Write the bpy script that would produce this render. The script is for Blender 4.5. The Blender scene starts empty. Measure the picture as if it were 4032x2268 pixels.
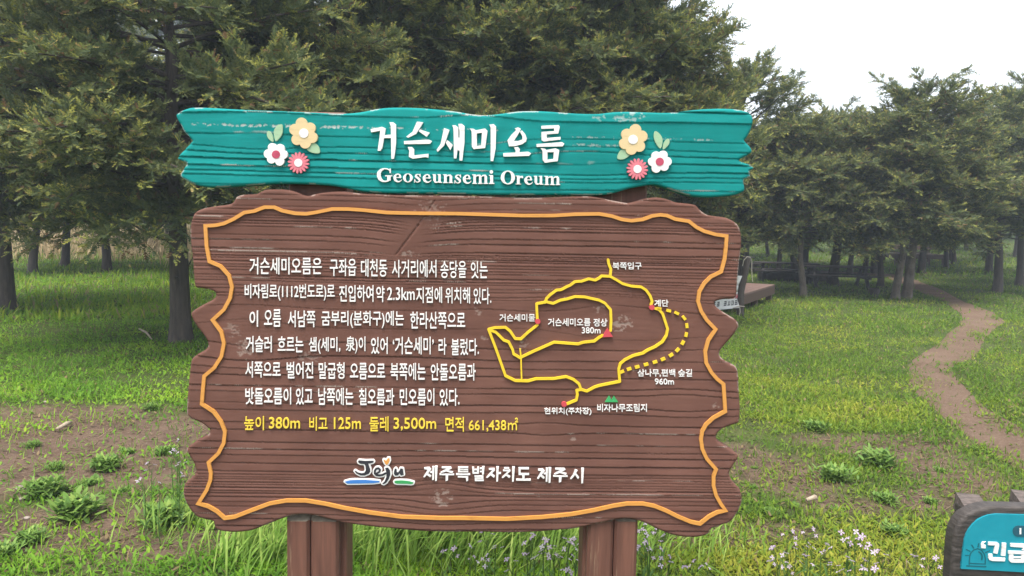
import bpy, math, random
import numpy as np
from mathutils import Vector, Matrix
from mathutils.geometry import delaunay_2d_cdt

SC = bpy.context.scene
COL = SC.collection
R_ = math.radians

# ------------------------------------------------------------------ camera
FPX = 3024.0                       # focal length in photo pixels (4032 wide)
PITCH, ROLL, EYE = R_(4.95), R_(1.12), 1.6
CAMP = np.array([0.0, 0.0, EYE])
_X = np.array([1.0, 0, 0]); _F = np.array([0, math.cos(PITCH), -math.sin(PITCH)])
_U0 = np.array([0, math.sin(PITCH), math.cos(PITCH)])
_R = math.cos(ROLL) * _X + math.sin(ROLL) * _U0
_U = math.cos(ROLL) * _U0 - math.sin(ROLL) * _X
cam = bpy.data.cameras.new("camera"); camo = bpy.data.objects.new("camera", cam); COL.objects.link(camo)
cam.sensor_width = 36.0; cam.lens = 36.0 * FPX / 4032.0; cam.clip_end = 3000; cam.clip_start = 0.05
camo.matrix_world = Matrix(((_R[0], _U[0], -_F[0], 0), (_R[1], _U[1], -_F[1], 0), (_R[2], _U[2], -_F[2], EYE), (0, 0, 0, 1)))
SC.camera = camo

# ------------------------------------------------------------------ light
SUN_EL, SUN_AZ = R_(69), R_(205)   # azimuth clockwise from +Y: behind the viewer, to the left
W = bpy.data.worlds.new("World"); SC.world = W; W.use_nodes = True
nt = W.node_tree; nt.nodes.clear()
out = nt.nodes.new("ShaderNodeOutputWorld"); add = nt.nodes.new("ShaderNodeAddShader")
b1 = nt.nodes.new("ShaderNodeBackground"); b2 = nt.nodes.new("ShaderNodeBackground")
sky = nt.nodes.new("ShaderNodeTexSky"); sky.sky_type = 'NISHITA'; sky.sun_disc = False
sky.sun_elevation = SUN_EL; sky.sun_rotation = SUN_AZ; sky.dust_density = 6.0
nt.links.new(sky.outputs[0], b1.inputs[0]); b1.inputs[1].default_value = 0.05
b2.inputs[0].default_value = (0.93, 0.965, 1.0, 1); b2.inputs[1].default_value = 0.56   # overcast cloud deck
nt.links.new(b1.outputs[0], add.inputs[0]); nt.links.new(b2.outputs[0], add.inputs[1]); nt.links.new(add.outputs[0], out.inputs[0])
sl = bpy.data.lights.new("sun", 'SUN'); sl.energy = 2.1; sl.angle = R_(30); sl.color = (1.0, 0.95, 0.87)
so = bpy.data.objects.new("sun", sl); COL.objects.link(so)
_sd = Vector((math.sin(SUN_AZ) * math.cos(SUN_EL), math.cos(SUN_AZ) * math.cos(SUN_EL), math.sin(SUN_EL)))
so.rotation_euler = _sd.to_track_quat('Z', 'Y').to_euler()
SC.view_settings.view_transform = 'Standard'; SC.view_settings.look = 'None'
SC.view_settings.exposure = 1.36; SC.view_settings.gamma = 1.0
SC.cycles.max_bounces = 6; SC.cycles.diffuse_bounces = 3; SC.cycles.transmission_bounces = 3; SC.cycles.glossy_bounces = 2
SC.cycles.use_denoising = True

# ------------------------------------------------------------------ helpers
_tab = np.random.default_rng(77).random((256, 256))
def vnoise(x, y, s=0):
    x = np.asarray(x, float) + s * 17.13; y = np.asarray(y, float) + s * 9.71
    xi = np.floor(x).astype(int); yi = np.floor(y).astype(int); fx = x - xi; fy = y - yi
    fx = fx * fx * (3 - 2 * fx); fy = fy * fy * (3 - 2 * fy)
    a = _tab[xi & 255, yi & 255]; b = _tab[(xi + 1) & 255, yi & 255]; c = _tab[xi & 255, (yi + 1) & 255]; d = _tab[(xi + 1) & 255, (yi + 1) & 255]
    return (a * (1 - fx) + b * fx) * (1 - fy) + (c * (1 - fx) + d * fx) * fy
def fbm(x, y, s=0, o=3):
    t = 0; a = 0.5; n = 0
    for i in range(o):
        t = t + a * vnoise(np.asarray(x) * 2 ** i, np.asarray(y) * 2 ** i, s + i); n += a; a *= .5
    return t / n

def hgt(x, y):                                  # terrain: nearly level, rising gently far off
    x = np.asarray(x, float); y = np.asarray(y, float)
    d = np.hypot(x, y)
    rise = np.where(d > 32, 0.0013 * np.minimum(d - 32, 45) ** 2, 0) + np.where(d > 77, (d - 77) * 0.02, 0)
    return 0.05 * (vnoise(x * .45, y * .45, 3) - .5) + 0.018 * (vnoise(x * 1.7, y * 1.7, 5) - .5) + np.minimum(rise, 9.0)

def ray(px, py):
    return _F + _R * ((px - 2016) / FPX) - _U * ((py - 1134) / FPX)
def G(px, py, h=0.0):                           # where a photo pixel meets the ground (plus h)
    d = ray(px, py); z = h
    for _ in range(25):
        t = (z - EYE) / d[2] if d[2] < -1e-4 else 90.0
        t = min(max(t, 0.5), 150); z = 0.5 * z + 0.5 * (float(hgt(d[0] * t, d[1] * t)) + h)
    return (d[0] * t, d[1] * t)
class Plane:                                    # an upright plane: photo pixel -> its own (x, z)
    def __init__(s, p, yaw):
        s.p = np.array(p, float); s.yaw = yaw
        s.u = np.array([math.cos(yaw), math.sin(yaw), 0]); s.n = np.array([-math.sin(yaw), math.cos(yaw), 0])
    def __call__(s, px, py):
        d = ray(px, py); t = np.dot(s.p - CAMP, s.n) / np.dot(d, s.n); q = CAMP + d * t - s.p
        return (float(np.dot(q, s.u)), float(q[2]))

def tag(o, label=None, cat=None, group=None, kind=None):
    if label: o['label'] = label
    if cat: o['category'] = cat
    if group: o['group'] = group
    if kind: o['kind'] = kind
    return o
def empty(name, loc, rz=0.0):
    o = bpy.data.objects.new(name, None); COL.objects.link(o); o.location = loc; o.rotation_euler = (0, 0, rz); o.empty_display_size = .2
    return o
def link(name, me, mat, parent=None):
    o = bpy.data.objects.new(name, me); COL.objects.link(o)
    if mat: me.materials.append(mat)
    if parent: o.parent = parent
    return o
def mesh_np(name, co, tris, col=None, smooth=False, attrs=None):
    me = bpy.data.meshes.new(name); co = np.asarray(co, np.float32); tris = np.asarray(tris, np.int32)
    me.vertices.add(len(co)); me.vertices.foreach_set("co", co.ravel())
    me.loops.add(tris.size); me.loops.foreach_set("vertex_index", tris.ravel())
    me.polygons.add(len(tris)); me.polygons.foreach_set("loop_start", np.arange(len(tris), dtype=np.int32) * 3)
    me.polygons.foreach_set("use_smooth", np.full(len(tris), smooth))
    if col is not None:
        a = me.color_attributes.new("col", 'FLOAT_COLOR', 'POINT')
        c4 = np.ones((len(co), 4), np.float32); c4[:, :3] = col; a.data.foreach_set("color", c4.ravel())
    for k, v in (attrs or {}).items():
        a = me.attributes.new(k, 'FLOAT', 'POINT'); a.data.foreach_set("value", np.asarray(v, np.float32))
    me.update(calc_edges=True); me.validate()
    return me
class MB:                                       # collects boxes / tubes / prisms into one mesh
    def __init__(s): s.v = []; s.f = []
    def add(s, v, f):
        b = len(s.v); s.v += [tuple(p) for p in v]; s.f += [tuple(i + b for i in q) for q in f]
    def box(s, c, d, rz=0, rx=0, ry=0, bev=0.0):
        m = Matrix.Rotation(rz, 3, 'Z') @ Matrix.Rotation(ry, 3, 'Y') @ Matrix.Rotation(rx, 3, 'X'); c = Vector(c)
        x, y, z = d[0] / 2, d[1] / 2, d[2] / 2; b = min(bev, x * .9, y * .9, z * .9)
        if b <= 0:
            vs = [(i * x, j * y, k * z) for k in (-1, 1) for j in (-1, 1) for i in (-1, 1)]
            fs = [(0, 2, 3, 1), (4, 5, 7, 6), (0, 1, 5, 4), (2, 6, 7, 3), (0, 4, 6, 2), (1, 3, 7, 5)]
        else:
            vs = []
            for zz, ins in ((-z, b), (-z + b, 0), (z - b, 0), (z, b)):
                X, Y = x - ins, y - ins
                vs += [(-X + b, -Y, zz), (X - b, -Y, zz), (X, -Y + b, zz), (X, Y - b, zz), (X - b, Y, zz), (-X + b, Y, zz), (-X, Y - b, zz), (-X, -Y + b, zz)]
            fs = [tuple(range(7, -1, -1)), tuple(range(24, 32))]
            for r in range(3):
                fs += [(r * 8 + i, r * 8 + (i + 1) % 8, r * 8 + 8 + (i + 1) % 8, r * 8 + 8 + i) for i in range(8)]
        s.add([c + m @ Vector(v) for v in vs], fs)
    def tube(s, pts, rad, n=8, cap=True):
        pts = [Vector(p) for p in pts]; vs = []; fs = []
        for i, p in enumerate(pts):
            t = (pts[min(i + 1, len(pts) - 1)] - pts[max(i - 1, 0)]).normalized()
            a = t.cross(Vector((0, 0, 1)) if abs(t.z) < .9 else Vector((1, 0, 0))).normalized(); b = a.cross(t)
            r = rad[i] if hasattr(rad, '__len__') else rad
            vs += [p + a * (r * math.cos(2 * math.pi * k / n)) + b * (r * math.sin(2 * math.pi * k / n)) for k in range(n)]
        for i in range(len(pts) - 1):
            fs += [(i * n + k, i * n + (k + 1) % n, (i + 1) * n + (k + 1) % n, (i + 1) * n + k) for k in range(n)]
        if cap: fs += [tuple(range(n - 1, -1, -1)), tuple((len(pts) - 1) * n + k for k in range(n))]
        s.add(vs, fs)
    def build(s, name, mat, parent=None, smooth=False):
        me = bpy.data.meshes.new(name); me.from_pydata([tuple(v) for v in s.v], [], s.f); me.update()
        if smooth: me.polygons.foreach_set("use_smooth", [True] * len(me.polygons))
        return link(name, me, mat, parent)

# ------------------------------------------------------------------ materials
def mat_base(name):
    m = bpy.data.materials.new(name); m.use_nodes = True; n = m.node_tree; b = n.nodes["Principled BSDF"]
    return m, n, b
def ramp(n, fac, stops):
    r = n.nodes.new("ShaderNodeValToRGB"); e = r.color_ramp.elements
    while len(e) < len(stops): e.new(0.5)
    for q, (p, c) in zip(e, stops): q.position = p; q.color = (*c, 1)
    n.links.new(fac, r.inputs[0]); return r.outputs[0]
def noise(n, scale, detail=4, stretch=(1, 1, 1), rough=.6):
    tc = n.nodes.new("ShaderNodeTexCoord"); mp = n.nodes.new("ShaderNodeMapping"); mp.inputs["Scale"].default_value = stretch
    nz = n.nodes.new("ShaderNodeTexNoise"); nz.inputs["Scale"].default_value = scale; nz.inputs["Detail"].default_value = detail; nz.inputs["Roughness"].default_value = rough
    n.links.new(tc.outputs["Object"], mp.inputs[0]); n.links.new(mp.outputs[0], nz.inputs["Vector"]); return nz.outputs[0]
def mix(n, fac, a, b):
    m = n.nodes.new("ShaderNodeMix"); m.data_type = 'RGBA'
    for v, i in ((fac, 0), (a, 6), (b, 7)):
        if hasattr(v, 'is_output'): n.links.new(v, m.inputs[i])
        else: m.inputs[i].default_value = v if i == 0 else (*v, 1)
    return m.outputs[2]
def bump(n, b, h, st=.3, dist=.01):
    k = n.nodes.new("ShaderNodeBump"); k.inputs["Strength"].default_value = st; k.inputs["Distance"].default_value = dist
    n.links.new(h, k.inputs["Height"]); n.links.new(k.outputs[0], b.inputs["Normal"])
def simple(name, c1, c2, scale=30, stretch=(1, 1, 1), rough=.6, bst=.15, bd=.003, spec=.3):
    m, n, b = mat_base(name); f = noise(n, scale, 5, stretch)
    n.links.new(ramp(n, f, ((.3, c1), (.7, c2))), b.inputs["Base Color"]); b.inputs["Roughness"].default_value = rough
    b.inputs["Specular IOR Level"].default_value = spec
    bump(n, b, f, bst, bd); return m
def attr(n, name, out="Fac"):
    a = n.nodes.new("ShaderNodeAttribute"); a.attribute_name = name; return a.outputs[out]
def wood_paint(name, c1, c2, worn, scale):
    m, n, b = mat_base(name); f = noise(n, scale, 6, (1, 1, 14)); g = noise(n, 5, 4, (1, 1, 2)); fine = noise(n, 260, 3, (1, 1, 3))
    c = ramp(n, g, ((.3, c1), (.7, c2)))
    c = mix(n, ramp(n, f, ((.35, (0, 0, 0)), (.8, (.35, .35, .35)))), c, tuple(v * .72 for v in c1))
    st = noise(n, 2.6, 5, (1, 1, .55), .6)
    c = mix(n, ramp(n, st, ((.40, (0, 0, 0)), (.66, (.42, .42, .42)))), c, tuple(v * .62 for v in c1))
    c = mix(n, attr(n, "wear"), c, worn)
    n.links.new(c, b.inputs["Base Color"]); b.inputs["Roughness"].default_value = .75; b.inputs["Specular IOR Level"].default_value = .12
    bump(n, b, fine, .25, .0015); return m
def leafmat(name, trans=.25, rough=.55):
    m, n, b = mat_base(name); col = attr(n, "col", "Color"); sp = .12
    n.links.new(col, b.inputs["Base Color"]); b.inputs["Roughness"].default_value = rough; b.inputs["Specular IOR Level"].default_value = sp
    t = n.nodes.new("ShaderNodeBsdfTranslucent"); n.links.new(col, t.inputs[0]); mx = n.nodes.new("ShaderNodeMixShader"); mx.inputs[0].default_value = trans
    n.links.new(b.outputs[0], mx.inputs[1]); n.links.new(t.outputs[0], mx.inputs[2]); n.links.new(mx.outputs[0], n.nodes["Material Output"].inputs[0]); return m
M = {}
M['brown'] = wood_paint("brown_painted_wood", (.120, .056, .043), (.160, .078, .060), (.38, .31, .27), 6)
M['teal'] = wood_paint("teal_painted_wood", (.004, .190, .182), (.008, .252, .242), (.50, .46, .44), 6)
M['post'] = simple("brown_post_paint", (.085, .038, .028), (.165, .073, .051), 9, (5, 5, .35), .6, .12, .002)
def _worn_post():
    m = M['post']; n = m.node_tree; b = n.nodes["Principled BSDF"]; old = b.inputs["Base Color"].links[0].from_socket
    f = noise(n, 7, 5, (9, 9, .5), .7)
    n.links.new(mix(n, ramp(n, f, ((.60, (0, 0, 0)), (.68, (.55, .55, .55)))), old, (.24, .17, .11)), b.inputs["Base Color"])
_worn_post()
M['grey_end'] = simple("weathered_end_grain", (.10, .085, .065), (.2, .17, .13), 60)
def chalk(name, c, dirt, sc=14):
    m, n, b = mat_base(name); f = noise(n, sc, 6, (1, 1, 5), .7)
    n.links.new(ramp(n, f, ((.30, dirt), (.46, c))), b.inputs["Base Color"]); b.inputs["Roughness"].default_value = .6; bump(n, b, noise(n, 90, 3, (1, 1, 6)), .2, .002); return m
M['white'] = chalk("white_letter_paint", (.74, .72, .71), (.50, .48, .46), 22)
M['border'] = chalk("amber_border_paint", (.56, .25, .05), (.43, .185, .037))
M['yellow'] = chalk("yellow_route_paint", (.70, .48, .016), (.54, .35, .016))
M['lemon'] = chalk("yellow_letter_paint", (.72, .53, .05), (.55, .38, .04))
M['red'] = chalk("red_dot_paint", (.48, .05, .065), (.36, .04, .05))
M['mgreen'] = chalk("green_symbol_paint", (.035, .32, .10), (.03, .24, .08))
M['black'] = simple("black_logo_paint", (.016, .016, .022), (.035, .035, .043), 40)
M['blue'] = chalk("blue_logo_paint", (.035, .16, .46), (.03, .12, .35))
M['lgreen'] = chalk("green_logo_paint", (.03, .27, .08), (.03, .2, .06))
M['orange'] = chalk("orange_logo_paint", (.60, .27, .06), (.36, .13, .03), 60)
M['cream'] = chalk("cream_petal_paint", (.60, .46, .25), (.50, .38, .20))
M['pink'] = chalk("pink_petal_paint", (.60, .16, .20), (.50, .12, .15))
M['magenta'] = chalk("crimson_disc_paint", (.42, .05, .10), (.30, .035, .07))
M['sage'] = chalk("sage_leaf_paint", (.30, .45, .28), (.25, .38, .24))
M['char'] = simple("charcoal_stained_wood", (.028, .024, .022), (.07, .06, .055), 18, (1, 1, 9), .6, .5, .006)
M['greyend'] = simple("grey_cracked_end_grain", (.05, .04, .035), (.13, .105, .095), 30, (1, 4, 1), .7, .6, .008)
M['aqua'] = simple("turquoise_panel_paint", (.008, .21, .28), (.012, .24, .315), 25, rough=.45, bst=.05)
M['daqua'] = simple("dark_teal_engraving", (.006, .085, .11), (.008, .10, .13), 30)
M['navy'] = simple("dark_blue_pill_paint", (.012, .07, .105), (.016, .085, .12), 30)
M['tablewood'] = simple("dark_weathered_table_wood", (.022, .018, .019), (.05, .042, .042), 20, (8, 1, 1))
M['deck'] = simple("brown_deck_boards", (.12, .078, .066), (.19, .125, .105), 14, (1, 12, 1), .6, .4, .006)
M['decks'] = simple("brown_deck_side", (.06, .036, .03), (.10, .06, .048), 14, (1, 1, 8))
M['stake'] = simple("grey_brown_stake_wood", (.035, .028, .024), (.085, .07, .06), 16, (8, 8, .6), .7, .5, .01)
M['cloth'] = simple("white_banner_cloth", (.62, .62, .62), (.74, .74, .74), 20)
M['rope'] = simple("pale_string", (.3, .27, .22), (.42, .38, .31), 200)
M['stone'] = simple("grey_stone", (.16, .13, .11), (.32, .27, .23), 40)
M['twig'] = simple("dry_pale_twig", (.22, .17, .12), (.42, .35, .26), 40)
M['leaf'] = leafmat("conifer_foliage", .40)
M['grass'] = leafmat("meadow_grass", .45)
M['weed'] = leafmat("weed_leaves", .3, .45)
M['petal'] = leafmat("flower_petals", .3)
def bark(name, c1, c2, c3):
    m, n, b = mat_base(name); f = noise(n, 22, 6, (1, 1, .16), .65); g = noise(n, 4, 4)
    c = mix(n, ramp(n, g, ((.4, (0, 0, 0)), (.62, (.8, .8, .8)))), ramp(n, f, ((.32, c1), (.68, c2))), c3)
    n.links.new(c, b.inputs["Base Color"]); b.inputs["Roughness"].default_value = .85; bump(n, b, f, .9, .03); return m
M['bark'] = bark("dark_conifer_bark", (.020, .016, .014), (.090, .069, .055), (.060, .048, .038))
M['palebark'] = bark("pale_brown_bark", (.04, .032, .024), (.115, .088, .066), (.15, .125, .10))

# ------------------------------------------------------------------ relief lettering and boards
def smooth_closed(p, n=4):
    p = np.array(p, float); q = []
    N = len(p)
    for i in range(N):
        a, b, c, d = p[i - 1], p[i], p[(i + 1) % N], p[(i + 2) % N]
        for k in range(n):
            t = k / n
            q.append(.5 * ((2 * b) + (c - a) * t + (2 * a - 5 * b + 4 * c - d) * t * t + (3 * b - a - 3 * c + d) * t ** 3))
    return [tuple(v) for v in q]
def area2(p): return sum(p[i - 1][0] * p[i][1] - p[i][0] * p[i - 1][1] for i in range(len(p)))
def circ(c, r, n=20, ry=None): return [(c[0] + r * math.cos(2 * math.pi * k / n), c[1] + (ry or r) * math.sin(2 * math.pi * k / n)) for k in range(n)]
def stroke(pts, n=10):                          # pts: (x, y, width) -> union of tapered quads and discs
    ps = []
    for (x, y, w) in pts: ps.append(circ((x, y), w / 2, n))
    for (x0, y0, w0), (x1, y1, w1) in zip(pts, pts[1:]):
        L = math.hypot(x1 - x0, y1 - y0)
        if L < 1e-9: continue
        nx, ny = -(y1 - y0) / L, (x1 - x0) / L
        ps.append([(x0 + nx * w0 / 2, y0 + ny * w0 / 2), (x1 + nx * w1 / 2, y1 + ny * w1 / 2), (x1 - nx * w1 / 2, y1 - ny * w1 / 2), (x0 - nx * w0 / 2, y0 - ny * w0 / 2)])
    return ps
def grow(poly, r):                              # polygon widened by r
    ps = [poly]
    return ps + stroke([(x, y, 2 * r) for x, y in poly + poly[:1]], 12)
def extrude_tris(co2, tris, y0, y1):
    """flat triangles (x, z) at y1 (towards the viewer is -y) with side walls back to y0"""
    co2 = np.asarray(co2); tris = [t for t in tris]
    def ar(t): a, b, c = co2[t[0]], co2[t[1]], co2[t[2]]; return (b[0] - a[0]) * (c[1] - a[1]) - (c[0] - a[0]) * (b[1] - a[1])
    tris = [t if ar(t) > 0 else (t[0], t[2], t[1]) for t in tris if abs(ar(t)) > 1e-13]
    e = {}
    for a, b, c in tris:
        for p, q in ((a, b), (b, c), (c, a)): e[(p, q)] = 1
    bd = [(p, q) for (p, q) in e if (q, p) not in e]
    v = [(x, y1, z) for x, z in co2]; f = [tuple(t) for t in tris]; ix = {}
    def dup(i):
        if i not in ix: ix[i] = len(v); v.append((co2[i][0], y1, co2[i][1])); v.append((co2[i][0], y0, co2[i][1]))
        return ix[i]
    for p, q in bd:
        a, b = dup(p), dup(q); f += [(a, a + 1, b + 1), (a, b + 1, b)]
    return v, f
def cdt_union(polys):
    vs = []; fs = []
    for p in polys:
        if area2(p) < 0: p = p[::-1]
        fs.append(list(range(len(vs), len(vs) + len(p)))); vs += [Vector(q) for q in p]
    r = delaunay_2d_cdt(vs, [], fs, 1, 1e-7)
    tr = [tuple(t) for t, o in zip(r[2], r[5]) if len(o) > 0]
    return [(q[0], q[1]) for q in r[0]], tr
def raised(name, polys, mat, parent, top=.008, base=-.003, P=None):
    """polys in photo pixels (P given) or in board coordinates -> painted relief piece"""
    if P: polys = [[P(*q) for q in p] for p in polys]
    co, tr = cdt_union(polys); v, f = extrude_tris(co, tr, -base, -top)
    return link(name, mesh_np(name, v, f), mat, parent)
_txt = {}
def glyphs(txt, bold, shear=0.0):
    k = (txt, bold, shear)
    if k not in _txt:
        cu = bpy.data.curves.new('t', 'FONT'); cu.body = txt; cu.fill_mode = 'FRONT'; cu.offset = bold; cu.resolution_u = 3; cu.shear = shear
        ob = bpy.data.objects.new('t', cu); COL.objects.link(ob); bpy.context.view_layer.update()
        me = bpy.data.meshes.new_from_object(ob.evaluated_get(bpy.context.evaluated_depsgraph_get()))
        me.calc_loop_triangles()
        co = np.array([v.co[:2] for v in me.vertices]); tr = [tuple(t.vertices) for t in me.loop_triangles]
        # weld coincident points so that side walls close
        key = {}; mp = []
        for p in np.round(co, 5): mp.append(key.setdefault(tuple(p), len(key)))
        co = np.array(list(key.keys())); tr = [tuple(mp[i] for i in t) for t in tr]; tr = [t for t in tr if len(set(t)) == 3]
        bpy.data.objects.remove(ob); bpy.data.meshes.remove(me); bpy.data.curves.remove(cu)
        _txt[k] = (co, tr)
    return _txt[k]
def lettering(name, words, P, mat, parent, bold=.012, top=.0055, shear=0.0):
    """words: (text, x0, ytop, x1, ybottom) in photo pixels; each word is a piece of its own"""
    for (t, x0, y0, x1, y1) in words:
        co, tr = glyphs(t, bold, shear); lo, hi = co.min(0), co.max(0)
        q = (co - lo) / (hi - lo)
        c = [P(x0 + (x1 - x0) * a, y1 + (y0 - y1) * b) for a, b in q]
        v, f = extrude_tris(c, tr, .003, -top); link(name, mesh_np(name, v, f), mat, parent)

def seg_dist(pts, poly):
    poly = np.array(poly); d = np.full(len(pts), 1e9)
    for a, b in zip(poly, np.roll(poly, -1, 0)):
        ab = b - a; t = np.clip(((pts - a) @ ab) / max(ab @ ab, 1e-12), 0, 1); d = np.minimum(d, np.hypot(*(pts - a - t[:, None] * ab).T))
    return d
def carved_board(name, outline, relief, mat, parent, thick=.05, sx=.0065, sz=.0015, rnd=.010, seed=1):
    rng = np.random.default_rng(seed); o = np.array(outline); lo, hi = o.min(0), o.max(0)
    if area2(outline) < 0: outline = outline[::-1]
    nx = int((hi[0] - lo[0]) / sx); nz = int((hi[1] - lo[1]) / sz)
    X, Z = np.meshgrid(np.arange(nx) + .5, np.arange(nz) + .5, indexing='ij')
    X = lo[0] + (X + rng.uniform(-.25, .25, X.shape) + .5 * (np.arange(nz) % 2)) * sx; Z = lo[1] + (Z + rng.uniform(-.05, .05, Z.shape)) * sz
    vs = [Vector(p) for p in outline] + [Vector(p) for p in np.stack([X.ravel(), Z.ravel()], 1)]
    n0 = len(outline)
    r = delaunay_2d_cdt(vs, [], [list(range(n0))], 1, 1e-7)
    co = np.array([tuple(v) for v in r[0]]); tr = np.array([tuple(t) for t in r[2]])
    used = np.unique(tr); mp = -np.ones(len(co), int); mp[used] = np.arange(len(used)); co = co[used]; tr = mp[tr]
    a, b, c = co[tr[:, 0]], co[tr[:, 1]], co[tr[:, 2]]
    ar = (b[:, 0] - a[:, 0]) * (c[:, 1] - a[:, 1]) - (c[:, 0] - a[:, 0]) * (b[:, 1] - a[:, 1])
    tr[ar < 0] = tr[ar < 0][:, ::-1]
    h, wear = relief(co[:, 0], co[:, 1]); d = seg_dist(co, outline)
    k = np.clip(1 - d / rnd, 0, 1); h = h - rnd * .8 * (1 - np.sqrt(np.clip(1 - k * k, 0, 1)))
    wear = np.maximum(wear, (d < .004) * (fbm(co[:, 0] * 25, co[:, 1] * 25, 9) > .60) * .45)
    e = {}
    for t in tr.tolist():
        for p, q in ((t[0], t[1]), (t[1], t[2]), (t[2], t[0])): e[(p, q)] = 1
    bd = [(p, q) for (p, q) in e if (q, p) not in e]
    v = [(x, -hh, z) for (x, z), hh in zip(co, h)]; f = tr.tolist(); W_ = list(wear); ix = {}
    def dup(i):
        if i not in ix:
            ix[i] = len(v); v.append(v[i]); v.append((co[i][0], thick, co[i][1])); W_.extend([0, 0])
        return ix[i]
    for p, q in bd: A, B = dup(p), dup(q); f += [(A, A + 1, B + 1), (A, B + 1, B)]
    bk, bt = cdt_union([outline]); s0 = len(v); v += [(x, thick + .0005, z) for x, z in bk]; W_ += [0] * len(bk); f += [(s0 + t[0], s0 + t[2], s0 + t[1]) for t in bt]
    me = mesh_np(name, v, f, smooth=True, attrs={"wear": W_}); sm = np.ones(len(me.polygons), bool); sm[len(tr):] = False
    me.polygons.foreach_set("use_smooth", sm); return link(name, me, mat, parent)
def grain(P, zones, knots, d, seed, wavy, wearthr, scars=(), smooths=(), cracks=(), px=.00083):
    """sandblasted flat-sawn timber: stepped growth rings that bend round knots"""
    rng = np.random.default_rng(seed); y = zones[0][0] - 300; ys = []
    while y < zones[-1][1] + 300:
        ys.append(y); z = [q for q in zones if q[0] <= y < q[1]]; z = z[0] if z else (zones[0] if y < zones[0][0] else zones[-1])
        y += z[2] + (z[3] - z[2]) * rng.random() ** 1.5
    zs = np.sort([P(2016, q)[1] for q in ys]); amp = .35 + .85 * rng.random(len(zs) + 2) ** 1.2; ph = rng.random(len(zs) + 2) * 200
    def f(x, z):
        q = z + wavy * (fbm(x * 1.0, z * 2.6, seed, 2) - .5) + .0013 * (vnoise(x * 6, z * 22, seed + 3) - .5); damp = np.ones_like(x)
        for (kx, ky, rx, rz, a) in knots:
            cx, cz = P(kx, ky); dx = (x - cx) / (rx * px); dz = (z - cz) / (rz * px); e = np.exp(-dx * dx - dz * dz)
            q = q - a * (z - cz) * e; damp *= 1 - .75 * np.exp(-(dx * 1.7) ** 2 - (dz * 1.7) ** 2)
        for (kx, ky, rx, rz, sh) in smooths:
            cx, cz = P(kx, ky); dz = (z - cz) / (rz * px); dx = ((x - cx) - sh * (z - cz)) / (rx * px); damp *= 1 - .93 * np.exp(-dx ** 4 - dz ** 4)
            q = q + .020 * np.exp(-np.abs(dx) ** 1.5 * .5 - dz * dz)
        g = np.interp(q, zs, np.arange(len(zs))); k = np.clip(np.floor(g).astype(int), 0, len(zs) - 1); t = g - k
        A = amp[k] * np.clip(.15 + 1.5 * vnoise(x * 1.6, ph[k], seed), 0, 1.2) * damp
        sp = np.diff(zs, append=zs[-1] + .01)[k]; h = d * A * ((1 - t) ** .8 - .5) - d * 1.1 * A * np.clip(1 - (1 - t) * sp / .0036, 0, 1) + .0006 * (fbm(x * 20, z * 160, seed + 5) - .5)
        wr = vnoise(x * 3, ph[k] * 3.1, seed + 8) * .75 + .25 * vnoise(x * 30, z * 90, seed + 9)
        wear = (t * np.diff(zs, append=zs[-1] + .01)[k] < .0022) * np.clip((wr - wearthr) / .06, 0, 1) * np.clip(A * 1.6, 0, 1)
        for (kx, ky, rx, rz, s) in scars:
            cx, cz = P(kx, ky); dx = (x - cx) / (rx * px); dz = (z - cz) / (rz * px); rr = dx * dx + dz * dz
            ns = .5 * fbm(x * 60, z * 220, seed + 11) + .5 * fbm(x * 140, z * 140, seed + 12)
            wear = np.maximum(wear, np.clip((ns - .46 - .10 * rr) / .05, 0, 1) * (rr < 1.6) * s * .42); h = h - .0012 * np.exp(-rr) * (ns > .55)
        for (ax, ay, bx, by, cw) in cracks:
            a = np.array(P(ax, ay)); b = np.array(P(bx, by)); ab = b - a; tt = np.clip(((x - a[0]) * ab[0] + (z - a[1]) * ab[1]) / (ab @ ab), 0, 1)
            dd = np.hypot(x - a[0] - tt * ab[0], z - a[1] - tt * ab[1]); h = h - .004 * np.exp(-(dd / cw) ** 2)
        return h, wear
    return f

# ================================================================== THE SIGN
SP = Plane((0, 2.5, 0), R_(1.2))
sign = empty("information_sign", (0, 2.5, 0), R_(1.2))
tag(sign, "large carved wooden trail sign with teal title plank above brown map board on two posts", "sign")

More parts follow.
